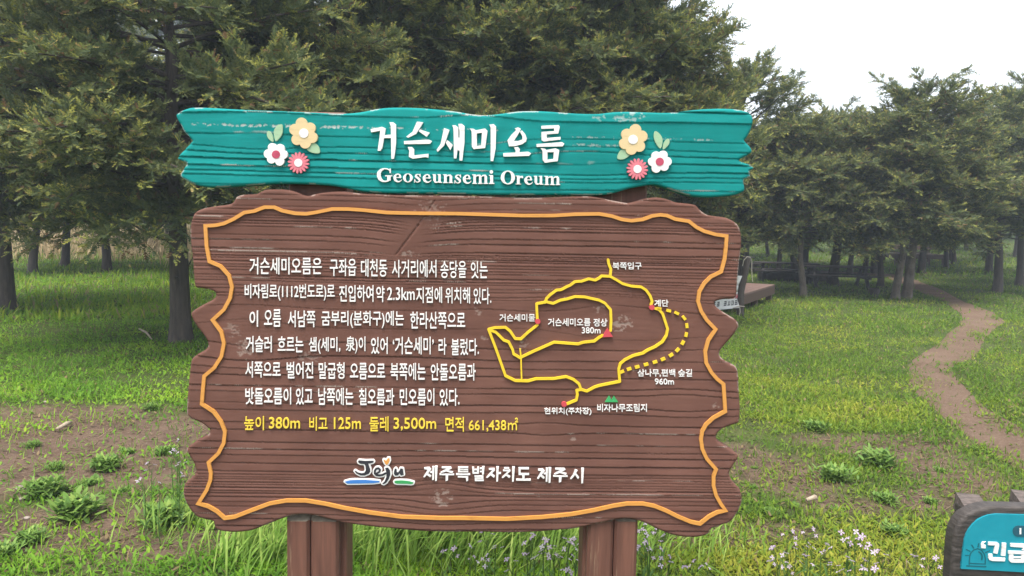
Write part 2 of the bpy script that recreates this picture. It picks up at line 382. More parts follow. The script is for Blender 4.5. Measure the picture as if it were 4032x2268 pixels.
OUT_B = [(798,821),(854,811),(910,801.6),(929,776),(957,766.6),(1008,763),(1040,748),(1082.5,744.7),(1129,747),(1162,755),(1190,766.6),(1213,771),(1241,764),(1292,756),(1353,753.6),(1404,759.6),(1469,764),(1572,767.6),(1840,771),(2060,779),(2185,776),(2233,773.8),(2310,772),(2354,777),(2402,787),(2450,796),(2474,799),(2498,794),(2536.5,783),(2575,777),(2609,779.5),(2642,789),(2666,797),(2705,801),(2740,808),(2759,828),(2790,847),(2854,856),(2886,869),(2908,888),(2919,920),(2921,964),(2914,1021),(2908,1078),(2903,1136),(2897,1172),(2848,1179),(2822,1186),(2816,1196),(2825,1212),(2867,1240),(2898,1259),(2910,1282),(2898,1307),(2873,1339),(2848,1367),(2835,1389.5),(2841,1408.6),(2873,1431),(2898,1443.5),(2908,1472),(2911,1542),(2915.5,1605),(2912,1659),(2901.5,1669),(2860,1683),(2832,1701),(2822,1717.5),(2829,1738.5),(2869,1764),(2901.5,1787),(2908.5,1801),(2892,1829),(2876,1855),(2873.6,1873.6),(2892,1904),(2915.5,1929.5),(2923.4,1967),(2915.5,1999),(2887.6,2046),(2869,2060),(2831.7,2074),(2799,2085.5),(2792,2102),(2762,2113.5),(2715,2117),(2654.6,2109),(2598.7,2090),(2552,2067),(2510,2050.6),(2459,2044.6),(2412.4,2050.6),(2342.5,2067),(2272.7,2081),(2198,2090),(2086,2097),(1993,2099),(1911,2096.6),(1760,2096.6),(1633.6,2091.6),(1457,2074),(1356,2061),(1295.5,2046),(1235,2032),(1179.4,2028.5),(1134,2036),(1078.5,2056),(1028,2076.4),(982.6,2091.6),(927,2097.6),(871.6,2093),(846,2081.5),(841,2066),(836,2053.7),(801,2046),(770.6,2033.5),(745.4,2006),(725,1968),(719,1932.6),(730,1902),(755.5,1879.6),(768,1862),(765.6,1836.7),(750.5,1806),(733,1778.7),(737,1763),(770.6,1738),(816,1713),(824,1700),(818.6,1688),(791,1667),(755.5,1652),(738,1640),(733,1618),(739,1529),(747.6,1446.5),(754,1414.8),(776,1395.7),(808,1376.7),(817.4,1357.6),(804.7,1326),(770,1281.5),(751,1243),(756,1227),(789,1205),(836.5,1180),(848,1161),(836.5,1145),(795,1135.5),(767,1128),(760,1065.6),(757,1021),(747.6,938.7),(747.6,894),(754,862.5),(766,838)]
OUT_T = [(691,452),(710,438),(738,426.6),(761,423),(826,424),(966,432),(1106,437),(1222,442),(1315.5,446.6),(1371,446),(1422.6,440.6),(1478.5,429),(1534,423),(1618,423),(1711.5,429),(1804.6,440),(1848,448),(1906,453),(1959,449),(2031,438.7),(2089,436),(2146.6,437),(2233,443.5),(2296,447),(2358.5,447),(2416,440),(2474,437.8),(2551,440),(2628,442),(2690.6,436.8),(2762.8,429.6),(2835,426.7),(2897.5,429.6),(2941,438.7),(2960,452),(2966,471.5),(2960,505),(2943,538.9),(2933,553),(2955,577),(2962.5,594),(2953,606),(2926,620.7),(2913,632.7),(2950.5,647),(2969,657),(2966,665),(2953,673.6),(2956.7,693),(2941,702.5),(2930,712),(2933.6,746),(2917,760),(2883,770),(2835,774.7),(2787,777),(2734,773.8),(2690.6,762.7),(2628,742),(2594,731),(2565,727.6),(2522,734),(2474,743.5),(2426,758),(2387,766),(2329.5,769),(2185,767.5),(2040.7,768),(1896,766.6),(1804.6,763.5),(1665,762),(1502,759.7),(1422.6,752.7),(1329.5,735),(1269,728.5),(1175.7,723.8),(1082.6,723.8),(1012.7,728.5),(919.5,734),(849.6,737.8),(807.7,736.4),(765.8,727),(728.5,708.5),(711,697),(710,682.8),(733,645.6),(726,638.6),(701,627),(699,617.6),(719,594),(751,560),(754,551),(724,519.8),(710,491.8),(698,473)]

board = carved_board("main_board", [SP(*p) for p in smooth_closed(OUT_B, 3)],
    grain(SP, [(700, 860, 14, 34), (860, 905, 9, 14), (905, 990, 18, 36), (990, 1030, 7, 12), (1030, 1180, 9, 24), (1180, 1480, 34, 90), (1480, 1740, 22, 50), (1740, 1860, 20, 40), (1860, 1960, 8, 16), (1960, 2130, 16, 34)],
          [(970, 1330, 190, 90, .75), (2060, 1350, 260, 60, .7), (2460, 1270, 300, 85, .8), (1900, 1290, 120, 60, .6), (1740, 1950, 170, 90, .7), (2690, 1580, 150, 50, .6), (2370, 1220, 150, 60, .6), (2150, 1690, 120, 40, .6)],
          .0030, 5, .012, .74,
          [(970, 1375, 36, 34, .9), (915, 1300, 34, 26, .6), (2065, 1350, 24, 24, .9), (2368, 1215, 26, 22, .9), (2450, 1275, 40, 28, 1.), (1878, 1228, 20, 14, .8), (1742, 1960, 42, 30, 1.), (1912, 1330, 15, 10, .8), (2817, 1594, 14, 14, .7), (1700, 830, 55, 40, .55), (1612, 1003, 30, 16, .8), (2252, 1732, 14, 9, .9), (1215, 1405, 40, 22, .6)],
          [(1640, 900, 85, 145, .62)], [(1712, 790, 1645, 890, .0022), (1645, 890, 1560, 1002, .0022)]), M['brown'], sign, seed=2)
title = carved_board("title_board", [SP(*p) for p in smooth_closed(OUT_T, 3)],
    grain(SP, [(380, 480, 40, 80), (480, 560, 24, 52), (560, 660, 18, 42), (660, 800, 16, 44)],
          [(1010, 530, 200, 60, .7), (1890, 520, 150, 60, .75), (2310, 640, 260, 55, .75), (2250, 430, 300, 40, .6)],
          .0046, 11, .022, .71, [(1180, 497, 640, 5, 1.5), (2500, 545, 300, 4, .9), (2430, 466, 90, 12, .8), (2500, 447, 45, 14, .9), (2330, 572, 110, 5, .9)], []), M['teal'], sign, seed=3)

def crop(ox, oy, s): return lambda q: [(ox + x / s, oy + y / s) for x, y in q]
c3 = crop(700, 780, 1.5754); c4 = crop(1800, 780, 1.575); c5 = crop(700, 1650, 1.9815); c6 = crop(1900, 1650, 2.1467)

# amber border line
BL = [(811,889),(850,887),(884,880),(922,862.5),(963.4,837),(1004.7,830.8),(1042.8,816),(1080.8,816),(1112.6,829.5),(1163,840),(1208,842),(1246,836),(1309,823),(1373,823),(1436,827.6),(1525,837),(1652,839.7),(1800,841),(2054,848.6),(2181,848.6),(2263.5,843.5),(2358.7,842),(2409.5,851),(2447.6,863.8),(2485.7,869),(2530,863.8),(2568,849.8),(2600,845.7),(2625,848.6),(2657,862.5),(2711,871),(2739.7,894),(2771,910),(2816,923),(2859,929),(2857,970.5),(2851,1021),(2838,1069),(2797,1089),(2771,1115),(2752,1148),(2747,1186),(2759,1224),(2781,1259),(2816,1295.6),(2787,1339),(2775,1383),(2779,1427.6),(2800,1465.7),(2822,1491),(2847,1511),(2854,1618),(2808,1643),(2778,1670),(2763,1697),(2758.5,1729),(2764,1766.5),(2781,1803.7),(2817.7,1845.6),(2808,1873.6),(2808,1911),(2817.7,1948),(2836,1980.7),(2855,2007.8),(2822,2015),(2789.8,2032),(2754.8,2060),(2720,2053),(2668.6,2032),(2622,2008.7),(2575.5,1990),(2529,1981),(2468,1981),(2412,1990),(2342.5,2006),(2249,2022.7),(2133,2034),(1993,2041),(1820,2037.6),(1734.6,2038),(1583,2032.5),(1457,2016),(1356,1998),(1280,1981),(1204.7,1969),(1129,1969),(1063,1980.6),(982.6,2010.8),(927,2032.5),(886.7,2038),(856,2010.8),(821,1991),(783,1980),(816,1927.6),(831,1887),(832.7,1862),(823.6,1819),(862,1783),(883,1743),(888,1697),(872,1657),(843,1619),(797,1589),(801.6,1529),(806.6,1479.5),(846,1446.5),(874,1402),(884,1351),(874,1306.8),(839.6,1259),(884,1218),(908,1173.5),(915.5,1129),(904,1084.7),(871,1048),(827,1028.8),(816,970.4)]
def ribbon(pts, w):
    P_ = np.array(pts); N = len(P_); inn = []; ou = []
    for i in range(N):
        a = P_[i] - P_[i - 1]; b = P_[(i + 1) % N] - P_[i]; a /= np.hypot(*a); b /= np.hypot(*b)
        n1 = np.array([-a[1], a[0]]); n2 = np.array([-b[1], b[0]]); m = n1 + n2; m = m / (m @ m) * 2; L = np.hypot(*m)
        if L > 1.6: m *= 1.6 / L
        inn.append(P_[i] + m * w / 2); ou.append(P_[i] - m * w / 2)
    return [[tuple(inn[i]), tuple(inn[(i + 1) % N]), tuple(ou[(i + 1) % N]), tuple(ou[i])] for i in range(N)]
raised("border_line", ribbon(BL, 13.8), M['border'], board, .007, P=SP)

def W3(t, x0, y0, x1, y1): (a, b), (c, d) = c3([(x0, y0), (x1, y1)]); return (t, a, b, c, d)
def W4(t, x0, y0, x1, y1): (a, b), (c, d) = c4([(x0, y0), (x1, y1)]); return (t, a, b, c, d)
LINES = [
 [("거슨세미오름은",448,368,895,473),("구좌읍",945,375,1108,483),("대천동",1138,378,1300,487),("사거리에서",1330,383,1605,491),("송당을",1630,388,1790,495),("잇는",1818,392,1922,498)],
 [("비자림로(1112번도로)로",418,532,975,635),("진입하여",1003,540,1215,643),("약",1232,545,1283,645),("2.3km",1300,553,1470,632),("지점에",1480,550,1640,650),("위치해",1660,553,1813,653),("있다.",1835,556,1945,657)],
 [("이",448,697,500,797),("오름",538,690,642,797),("서남쪽",685,697,855,800),("굼부리(분화구)에는",893,700,1403,805),("한라산쪽으로",1443,705,1783,810)],
 [("거슬러",425,855,585,955),("흐르는",622,858,780,955),("샘(세미,",815,862,1010,964),("泉)이",1045,857,1165,962),("있어",1200,862,1303,966),("‘거슨세미’",1335,860,1588,968),("라",1618,868,1667,970),("불렀다.",1697,872,1868,974)],
 [("서쪽으로",422,1012,640,1112),("벌어진",678,1015,842,1118),("말굽형",876,1018,1036,1120),("오름으로",1070,1022,1287,1122),("북쪽에는",1320,1022,1537,1127),("안돌오름과",1570,1025,1848,1130)],
 [("밧돌오름이",422,1175,705,1278),("있고",735,1175,838,1280),("남쪽에는",873,1177,1090,1282),("칠오름과",1125,1180,1343,1283),("민오름이",1378,1180,1592,1285),("있다.",1625,1182,1748,1287)]]
for L in LINES: lettering("text_word", [W3(*w) for w in L], SP, M['white'], board, .007)
lettering("figure_word", [W3(*w) for w in [("높이",415,1352,537,1437),("380m",568,1358,760,1427),("비고",818,1355,930,1440),("125m",970,1360,1137,1430),("둘레",1190,1355,1308,1445),("3,500m",1340,1362,1603,1440),("면적",1660,1358,1775,1447),("661,438㎡",1805,1362,2111,1447)]], SP, M['lemon'], board, .006)
for ws in ([("북쪽입구",963,398,1143,442)],[("계단",1222,630,1308,672)],[("거슨세미물",263,718,483,764)],[("거슨세미오름",563,745,826,793),("정상",845,747,930,795),("380m",772,800,888,838)],
           [("삼나무,편백",1118,1060,1350,1107),("숲길",1370,1060,1455,1106),("960m",1225,1118,1343,1155)],[("비자나무조림지",868,1275,1175,1324)],[("현위치(주차장)",540,1298,832,1345)]):
    lettering("map_label", [W4(*w) for w in ws], SP, M['white'], board, .007, .005)
RT = [[(935,382),(938,405),(945,425),(952,440),(948,482)],
 [(948,485),(895,482),(880,495),(855,508),(815,500),(770,515),(730,517),(700,540),(680,548),(645,567),(615,570),(575,600),(555,620),(545,645),(500,652),(492,655),(497,760)],
 [(545,640),(595,652),(640,632),(680,625),(730,610),(790,612),(880,632),(915,650),(950,690),(953,760),(950,820)],
 [(497,785),(440,830),(395,872),(360,870),(330,825),(300,800),(235,802),(195,812),(240,930),(300,1100),(360,1130),(440,1132),(490,1118),(600,1117),(675,1105),(720,1122),(755,1150),(768,1185),(740,1190),(745,1215),(738,1250),(680,1274)],
 [(195,815),(240,830),(290,880),(320,890),(345,940),(350,965),(390,988),(480,945),(560,910),(600,892),(750,903),(780,893),(850,885),(875,865),(900,850)],
 [(948,485),(985,505),(1025,530),(1080,545),(1140,550),(1170,570),(1195,605),(1207,640),(1200,660)],
 [(1215,680),(1250,690),(1272,715),(1290,770),(1303,810),(1295,850),(1270,890),(1225,920),(1180,940),(1150,960),(1090,975),(1040,1000),(1010,1025),(1000,1060),(1007,1135),(880,1160),(850,1170),(803,1195),(770,1185)]]
ps = []
for r in RT: ps += stroke([(x, y, 10.0) for x, y in c4(r)])
ps += stroke([(x, y, 6) for x, y in c4([(390,935),(396,985),(397,1050),(400,1125)])])
raised("route_line", ps, M['yellow'], board, .0075, P=SP)
DS = c4([(1250,685),(1310,697),(1360,712),(1405,742),(1422,790),(1418,845),(1398,895),(1365,940),(1325,972),(1275,997),(1225,1015),(1170,1030),(1115,1045),(1065,1058),(1020,1075)])
ps = []
for i, p in enumerate(DS):
    a = np.array(DS[max(i - 1, 0)]); b = np.array(DS[min(i + 1, len(DS) - 1)]); t = (b - a) / np.hypot(*(b - a)); n = np.array([-t[1], t[0]]); p = np.array(p)
    ps.append([tuple(p + t * u * 9 + n * v * 5.5) for u, v in ((-1, -1), (1, -1), (1, 1), (-1, 1))])
raised("dashed_route", ps, M['yellow'], board, .0075, P=SP)
for x, y in ((499, 763), (1205, 676), (662, 1275)): raised("map_dot", [circ(c4([(x, y)])[0], 10.5)], M['red'], board, .010, P=SP)
raised("summit_triangle", [c4([(930,803),(898,860),(964,858)])], M['red'], board, .010, P=SP)
raised("mountain_symbol", [c4([(916,1262),(942,1223),(962,1262)]), c4([(950,1262),(972,1224),(997,1262)])], M['mgreen'], board, .008, P=SP)

# city logo and name
cj = crop(1320, 1770, 7.576)
J1 = [(690,335),(715,305),(900,322),(1140,316),(1162,345),(1130,375),(1020,398),(880,412),(770,405),(710,378)]
J2 = [(880,395),(990,390),(1050,560),(1052,640),(1010,705),(880,752),(760,750),(650,690),(590,622),(610,612),(690,665),(800,690),(880,670),(925,600),(915,480)]
JE = [(x, y) for x, y in ((1250,690),(1325,645),(1345,585),(1300,540),(1235,550),(1192,610),(1190,690),(1240,738),(1320,752),(1420,735),(1510,690))]
JJ = [(1500,532),(1580,520),(1640,600),(1652,720),(1605,860),(1530,970),(1460,1010),(1412,995),(1480,930),(1535,800),(1538,690)]
JU = [(1758,650),(1780,570),(1810,543),(1838,570),(1845,655),(1885,660),(1930,600),(1950,545),(2022,552),(2052,730),(1970,757),(1925,690),(1880,752),(1800,757),(1762,710)]
JH = [(1448,290),(1490,293),(1520,322),(1580,240),(1622,240),(1632,310),(1592,400),(1540,442),(1490,390)]
JB = [(295,938),(450,897),(650,885),(900,885),(1325,915),(1332,958),(1150,982),(700,992),(380,997)]
JG = [(1768,942),(1810,907),(2000,900),(2200,920),(2342,958),(2322,1000),(2260,1012),(2150,1002),(1850,997),(1790,977)]
wo = []
for p in (J1, J2, JJ, JU, JH, JB, JG): wo += [cj(q) for q in grow(p, 40)]
wo += [cj(q) for q in stroke([(x, y, 58 + 80) for x, y in JE])]
raised("logo_outline", wo, M['white'], board, .006, P=SP)
raised("logo_letters", [cj(q) for q in [J1, J2, JJ, JU] + stroke([(x, y, 58) for x, y in JE])], M['black'], board, .0075, .0055, P=SP)
raised("logo_heart", [cj(JH)], M['orange'], board, .0075, .0055, P=SP)
raised("logo_blue_bar", [cj(JB)], M['blue'], board, .0075, .0055, P=SP)
raised("logo_green_bar", [cj(JG)], M['lgreen'], board, .0075, .0055, P=SP)
cn = crop(1640, 1770, 3.788)
NAME = [[(118,262),(195,255),(222,285),(175,345),(225,385),(205,402),(155,368),(125,405),(105,400),(170,290),(118,282)],[(205,318),(240,316),(240,338),(205,340)],[(238,245),(270,245),(262,440),(236,445)],[(278,238),(318,238),(305,455),(280,460)],
 [(378,250),(515,250),(528,272),(470,300),(548,322),(535,345),(445,315),(375,340),(360,330),(455,272),(378,268)],[(345,352),(562,355),(562,372),(345,370)],[(437,365),(475,365),(470,450),(437,460)],
 [(620,250),(772,250),(772,268),(650,268),(650,282),(772,282),(772,298),(650,298),(650,312),(772,312),(772,330),(622,330)],[(592,350),(800,350),(802,370),(592,370)],[(617,388),(770,388),(772,450),(745,465),(735,408),(617,405)],
 [(830,252),(860,255),(860,348),(838,352)],[(905,252),(935,252),(930,350),(905,350)],[(855,285),(910,285),(910,300),(855,300)],[(850,328),(910,328),(910,350),(850,350)],[(945,268),(985,266),(985,282),(945,284)],[(945,312),(985,310),(985,326),(945,328)],[(978,248),(1015,245),(1005,360),(978,368)],
 [(865,380),(1000,380),(998,425),(890,425),(890,438),(1005,438),(1003,460),(872,460),(868,408),(970,406),(970,396),(865,396)],
 [(1080,275),(1165,272),(1170,300),(1125,345),(1170,385),(1155,410),(1105,372),(1060,412),(1040,408),(1130,298),(1080,292)],[(1190,248),(1228,248),(1215,465),(1190,470)],[(1220,332),(1260,332),(1260,355),(1220,355)],
 [(1305,262),(1382,262),(1382,278),(1305,278)],[(1290,295),(1395,290),(1402,312),(1350,355),(1398,390),(1385,415),(1335,378),(1290,415),(1272,410),(1362,315),(1290,313)],[(1425,250),(1466,250),(1450,465),(1425,472)],
 [(1520,262),(1676,262),(1676,285),(1552,285),(1552,345),(1678,345),(1678,370),(1522,370)],[(1575,370),(1612,370),(1610,435),(1578,435)],[(1485,432),(1703,430),(1703,455),(1485,452)],
 [(1812,285),(1885,280),(1912,310),(1865,365),(1912,405),(1895,427),(1845,390),(1818,428),(1798,425),(1862,308),(1812,305)],[(1895,340),(1930,340),(1930,360),(1895,360)],[(1928,268),(1958,268),(1950,465),(1926,470)],[(1968,262),(2008,262),(1995,480),(1968,488)],
 [(2068,272),(2205,270),(2222,290),(2160,322),(2238,345),(2225,370),(2135,338),(2065,365),(2050,355),(2145,292),(2068,290)],[(2037,377),(2252,380),(2252,397),(2037,395)],[(2122,390),(2162,390),(2155,470),(2122,482)],
 [(2362,290),(2400,302),(2340,395),(2305,432),(2290,428),(2330,370)],[(2358,362),(2380,345),(2422,405),(2405,430)],[(2455,268),(2495,270),(2480,490),(2455,495)]]
raised("city_name", [cn(p) for p in NAME], M['white'], board, .008, P=SP)

# title lettering
ca = crop(1440, 460, 5.176); cb = crop(1840, 460, 5.175)
TA = [[(108,258),(340,210),(415,240),(385,420),(345,640),(305,700),(252,695),(290,430),(303,290),(120,322)],[(380,380),(545,365),(545,435),(388,440)],[(490,118),(570,118),(625,160),(625,530),(600,760),(580,862),(530,862),(525,540),(520,200)],
 [(1050,105),(1178,118),(1035,350),(870,432),(832,412),(960,310)],[(1110,262),(1310,330),(1245,412),(1088,300)],[(785,500),(1290,470),(1355,498),(1315,555),(790,562)],[(862,620),(950,620),(992,665),(992,790),(1285,757),(1280,838),(1220,825),(960,858),(885,820),(895,700)],
 [(1600,235),(1710,272),(1640,480),(1600,590),(1470,718),(1448,680),(1530,560)],[(1665,478),(1780,575),(1728,685),(1635,535)],[(1768,180),(1835,178),(1892,225),(1890,560),(1850,852),(1800,852),(1795,350),(1790,240)],[(1885,430),(1920,430),(1917,690),(1880,690)],[(1890,152),(1960,150),(2018,195),(2015,520),(1970,895),(1915,895),(1915,300)]]
TB = [[(52,245),(125,250),(195,290),(195,605),(190,652),(130,663),(95,610),(90,300)],[(150,285),(365,245),(410,290),(400,360),(330,325),(190,345)],[(300,255),(365,245),(412,295),(365,640),(280,650),(300,330)],[(120,600),(190,597),(285,582),(372,565),(365,640),(130,663)],[(447,165),(540,155),(588,205),(578,640),(528,908),(475,905),(478,400),(475,215)],
 [(965,245),(1030,220),(1090,250),(1060,320),(945,500),(870,605),(850,605),(818,485),(900,370),(1000,270)],[(1070,310),(1110,280),(1180,360),(1210,450),(1190,520),(1120,470),(1120,400)],[(820,490),(945,495),(1030,500),(1115,465),(1200,500),(1120,560),(960,605),(850,605)],[(950,630),(1030,618),(1070,665),(1058,745),(985,745),(980,680)],[(732,745),(1240,715),(1300,750),(1255,800),(735,815)],
 [(1507,190),(1855,175),(1880,210),(1850,345),(1770,345),(1765,240),(1507,250)],[(1510,315),(1850,290),(1850,345),(1615,362),(1510,380)],[(1510,330),(1615,345),(1615,440),(1600,490),(1555,507),(1512,480)],[(1560,440),(1895,415),(1895,468),(1560,507)],[(1407,560),(1925,520),(1975,555),(1940,605),(1412,618)],
 [(1490,645),(1580,655),(1630,700),(1628,880),(1580,940),(1535,890),(1530,700)],[(1560,690),(1790,645),(1868,680),(1855,720),(1640,725)],[(1755,660),(1868,680),(1838,905),(1748,905),(1760,715)],[(1560,882),(1750,862),(1845,855),(1835,907),(1580,940)]]
raised("title_lettering", [ca(p) for p in TA] + [cb(p) for p in TB], M['white'], title, .010, -.004, P=SP)
# serif line
def ser(ch, x0, y0, x1, y1):
    w, h = x1 - x0, y1 - y0; T = .30 * h; t = .09 * h                  # thick and thin
    def S_(q): return stroke([(x0 + a * w, y0 + b * h, c) for a, b, c in q], 8)
    def rect(a, b, c, d): return [(x0 + a * w, y0 + b * h), (x0 + c * w, y0 + b * h), (x0 + c * w, y0 + d * h), (x0 + a * w, y0 + d * h)]
    if ch in 'oO':
        k = .27 if ch == 'o' else .25; n = 28; o = []
        for s in range(n):
            a0, a1 = 2 * math.pi * s / n, 2 * math.pi * (s + 1) / n
            E = lambda a, rx, ry: (x0 + w * (.5 + rx * math.cos(a)), y0 + h * (.5 + ry * math.sin(a)))
            o.append([E(a0, .5, .5), E(a1, .5, .5), E(a1, .5 - k * (1 if ch == 'o' else 1), .43), E(a0, .5 - k, .43)])
        return o
    if ch == 'e':
        return S_([(.26, .46, t), (.80, .46, t)]) + S_([(.80, .44, .20 * h), (.72, .16, .16 * h), (.52, .06, .10 * h), (.30, .16, .16 * h), (.17, .36, T * .9), (.16, .55, T), (.24, .76, T * .9), (.44, .92, .16 * h), (.66, .93, .12 * h), (.85, .84, .09 * h), (.97, .70, .05 * h)])
    if ch == 's':
        return S_([(.84, .26, .09 * h), (.72, .08, .07 * h), (.46, .05, .09 * h), (.24, .15, .16 * h), (.22, .29, .22 * h), (.48, .46, .26 * h), (.76, .63, .24 * h), (.80, .79, .19 * h), (.60, .94, .10 * h), (.34, .95, .08 * h), (.16, .82, .08 * h), (.06, .66, .06 * h)]) + [rect(.0, .62, .09, 1.0), rect(.82, .0, .92, .36)]
    if ch in 'nmu':
        q = []
        if ch == 'u':
            q += [rect(.08, .02, .34, .75), rect(.0, .0, .34, .09), rect(.62, .02, .86, .98), rect(.52, .0, .86, .09), rect(.66, .90, 1.0, .98)]
            q += S_([(.22, .70, .24 * w), (.28, .88, .20 * h), (.44, .93, .13 * h), (.66, .84, .08 * h)])
            return q
        n = 1 if ch == 'n' else 2; u = 1.0 / (1.55 if n == 1 else 2.7)
        stem = .25 if n == 1 else .155
        xs = [.11, .63] if n == 1 else [.075, .42, .765]
        for i, a in enumerate(xs):
            q += [rect(a, .0 if i == 0 else .2, a + stem, 1.0), rect(a - .09 * (1 if n == 1 else .7), .91, a + stem + .09 * (1 if n == 1 else .7), 1.0)]
            if i: q += S_([(xs[i - 1] + stem * .7, .28, .07 * h), (xs[i - 1] + stem + (a - xs[i - 1] - stem) * .45, .11, .13 * h), (a + stem * .30, .10, .17 * h), (a + stem * .5, .27, stem * w)])
        q += [rect(0, .0, xs[0] + stem, .08)]
        return q
    if ch == 'i': return [rect(.22, .36, .78, 1.0), rect(0, .93, 1.0, 1.0), rect(0, .36, .6, .42), circ((x0 + .45 * w, y0 + .13 * h), .125 * h, 16)]
    if ch == 'r': return [rect(.16, .0, .50, 1.0), rect(0, .92, .68, 1.0), rect(0, .0, .4, .08)] + S_([(.48, .30, .09 * h), (.62, .12, .14 * h), (.82, .12, .22 * h), (.84, .20, .2 * h)])
    if ch == 'G':
        return S_([(.90, .27, .03 * h), (.84, .16, .08 * h), (.68, .06, .08 * h), (.48, .04, .08 * h), (.28, .14, .17 * h), (.14, .34, .25 * h), (.13, .55, .26 * h), (.20, .76, .24 * h), (.36, .92, .14 * h), (.54, .96, .09 * h), (.72, .92, .10 * h), (.80, .82, .1 * h)]) + [rect(.83, .03, .90, .36), rect(.68, .55, .90, .90), rect(.55, .52, 1.0, .59)]
ce = lambda ch, a, b, c, d: ser(ch, 1440 + a / 6.44, 640 + b / 6.44, 1440 + c / 6.44, 640 + d / 6.44)
cf = lambda ch, a, b, c, d: ser(ch, 1820 + a / 6.1333, 640 + b / 6.1333, 1820 + c / 6.1333, 640 + d / 6.1333)
ps = []
for q in (('G',288,143,680,497),('e',708,278,928,503),('o',955,280,1197,505),('s',1238,290,1410,510),('e',1450,290,1670,517),('u',1700,300,1940,520),('n',1962,302,2228,523),('s',2255,305,2430,532)): ps += ce(*q)
for q in (('e',18,290,222,515),('m',242,290,632,518),('i',645,185,775,518),('O',930,197,1272,530),('r',1290,320,1480,530),('e',1497,320,1705,540),('u',1726,325,1958,540),('m',1980,328,2368,545)): ps += cf(*q)
raised("romanised_name", ps, M['white'], title, .009, -.004, P=SP)

# painted flowers on the title plank
def flower_set(c, yel, yc, wht, wc, dais, leaves, flip):
    for L in leaves: raised("leaf_relief", [c(smooth_closed(L, 3))], M['sage'], title, .006, P=SP)
    raised("cream_flower", [c(circ(p, 125, 22)) for p in yel] + [c(circ(yc, 200, 22))], M['cream'], title, .010, -.003, P=SP)
    raised("flower_disc", [c(circ(yc, 103, 22))], M['white'], title, .0115, .009, P=SP)
    raised("white_flower", [c(circ(p, 100, 22)) for p in wht] + [c(circ(wc, 150, 22))], M['white'], title, .010, -.003, P=SP)
    raised("flower_disc", [c(circ(wc, 90, 22))], M['magenta'], title, .0115, .009, P=SP)
    ps = [c(circ(dais, 140, 22))]
    for k in range(16):
        a = 2 * math.pi * (k + .3) / 16; ps += [c(q) for q in stroke([(dais[0] + r * math.cos(a), dais[1] + r * math.sin(a), w) for r, w in ((110, 46), (170, 54), (205, 50), (228, 18))])]
    raised("pink_daisy", ps, M['pink'], title, .010, -.003, P=SP)
    raised("flower_disc", [c(circ(dais, 88, 22))], M['white'], title, .0115, .009, P=SP)
flower_set(crop(1020, 440, 5.573), [(945,260),(1130,368),(1175,570),(1030,688),(852,612),(805,398)], (1000,478), [(310,792),(478,812),(545,945),(470,1088),(292,1040),(222,928)], (392,943), (880,1125),
    [[(505,280),(528,340),(520,480),(450,590),(375,648),(335,500),(345,400),(410,310)], [(205,425),(265,450),(320,560),(315,665),(215,590),(182,500)], [(1160,705),(1260,705),(1330,800),(1330,910),(1170,900),(1055,820)]], 1)
flower_set(crop(2410, 460, 5.573), [(505,290),(642,432),(588,648),(412,712),(272,592),(316,392)], (448,505), [(955,862),(1108,845),(1195,985),(1130,1090),(955,1130),(880,990)], (1032,990), (545,1150),
    [[(935,320),(1030,370),(1100,500),(1060,695),(960,590),(910,450)], [(1185,495),(1245,495),(1240,600),(1120,720),(1115,610)], [(285,720),(200,725),(140,800),(112,920),(230,935),(330,890),(380,840),(310,790)]], -1)

# posts
def post(x0, x1, b0, b1, ytop, mid):
    """x0-x1 front plank, b0-b1 rear post (photo pixels at the board's lower edge)"""
    a, z1 = SP(x0, 2058); b, _ = SP(x1, 2058); m, _ = SP(mid, 2058); ra, _ = SP(b0, 2058); rb, _ = SP(b1, 2058); _, zt = SP((b0 + b1) / 2, ytop)
    mb = MB(); mb.box(((ra + rb) / 2, .113, (zt - .25) / 2), (rb - ra, .12, zt + .25), bev=.006); rear = mb.build("post", M['post'], sign)
    c = .010                                    # two chamfered staves side by side, their tops cut to a slope
    mb = MB()
    for l, r in ((a, m - .0015), (m + .0015, b)):
        pr = [(l, .052), (l, .012 + c), (l + c, .012), (r - c, .012), (r, .012 + c), (r, .052)]
        top = [z1 + (.0 if y < .03 else .020) + (y - .012) * .25 for x, y in pr]
        v = [(x, y, -.25) for x, y in pr] + [(x, y, t) for (x, y), t in zip(pr, top)]
        mb.add(v, [(i, i + 1, i + 7, i + 6) for i in range(5)] + [(5, 0, 6, 11)])
    o = mb.build("front_stave", M['post'], rear)
    mb = MB()
    for l, r in ((a, m - .0015), (m + .0015, b)):
        pr = [(l, .052), (l, .012 + c), (l + c, .012), (r - c, .012), (r, .012 + c), (r, .052)]
        v = [(x, y, z1 + (.0 if y < .03 else .020) + (y - .012) * .25) for x, y in pr]; mb.add(v, [(0, 1, 2, 3, 4, 5)])
    mb.build("end_grain", M['grey_end'], rear)
post(1123, 1330, 1126, 1352, 431, 1216)
post(2318, 2516, 2304, 2516, 470, 2422)

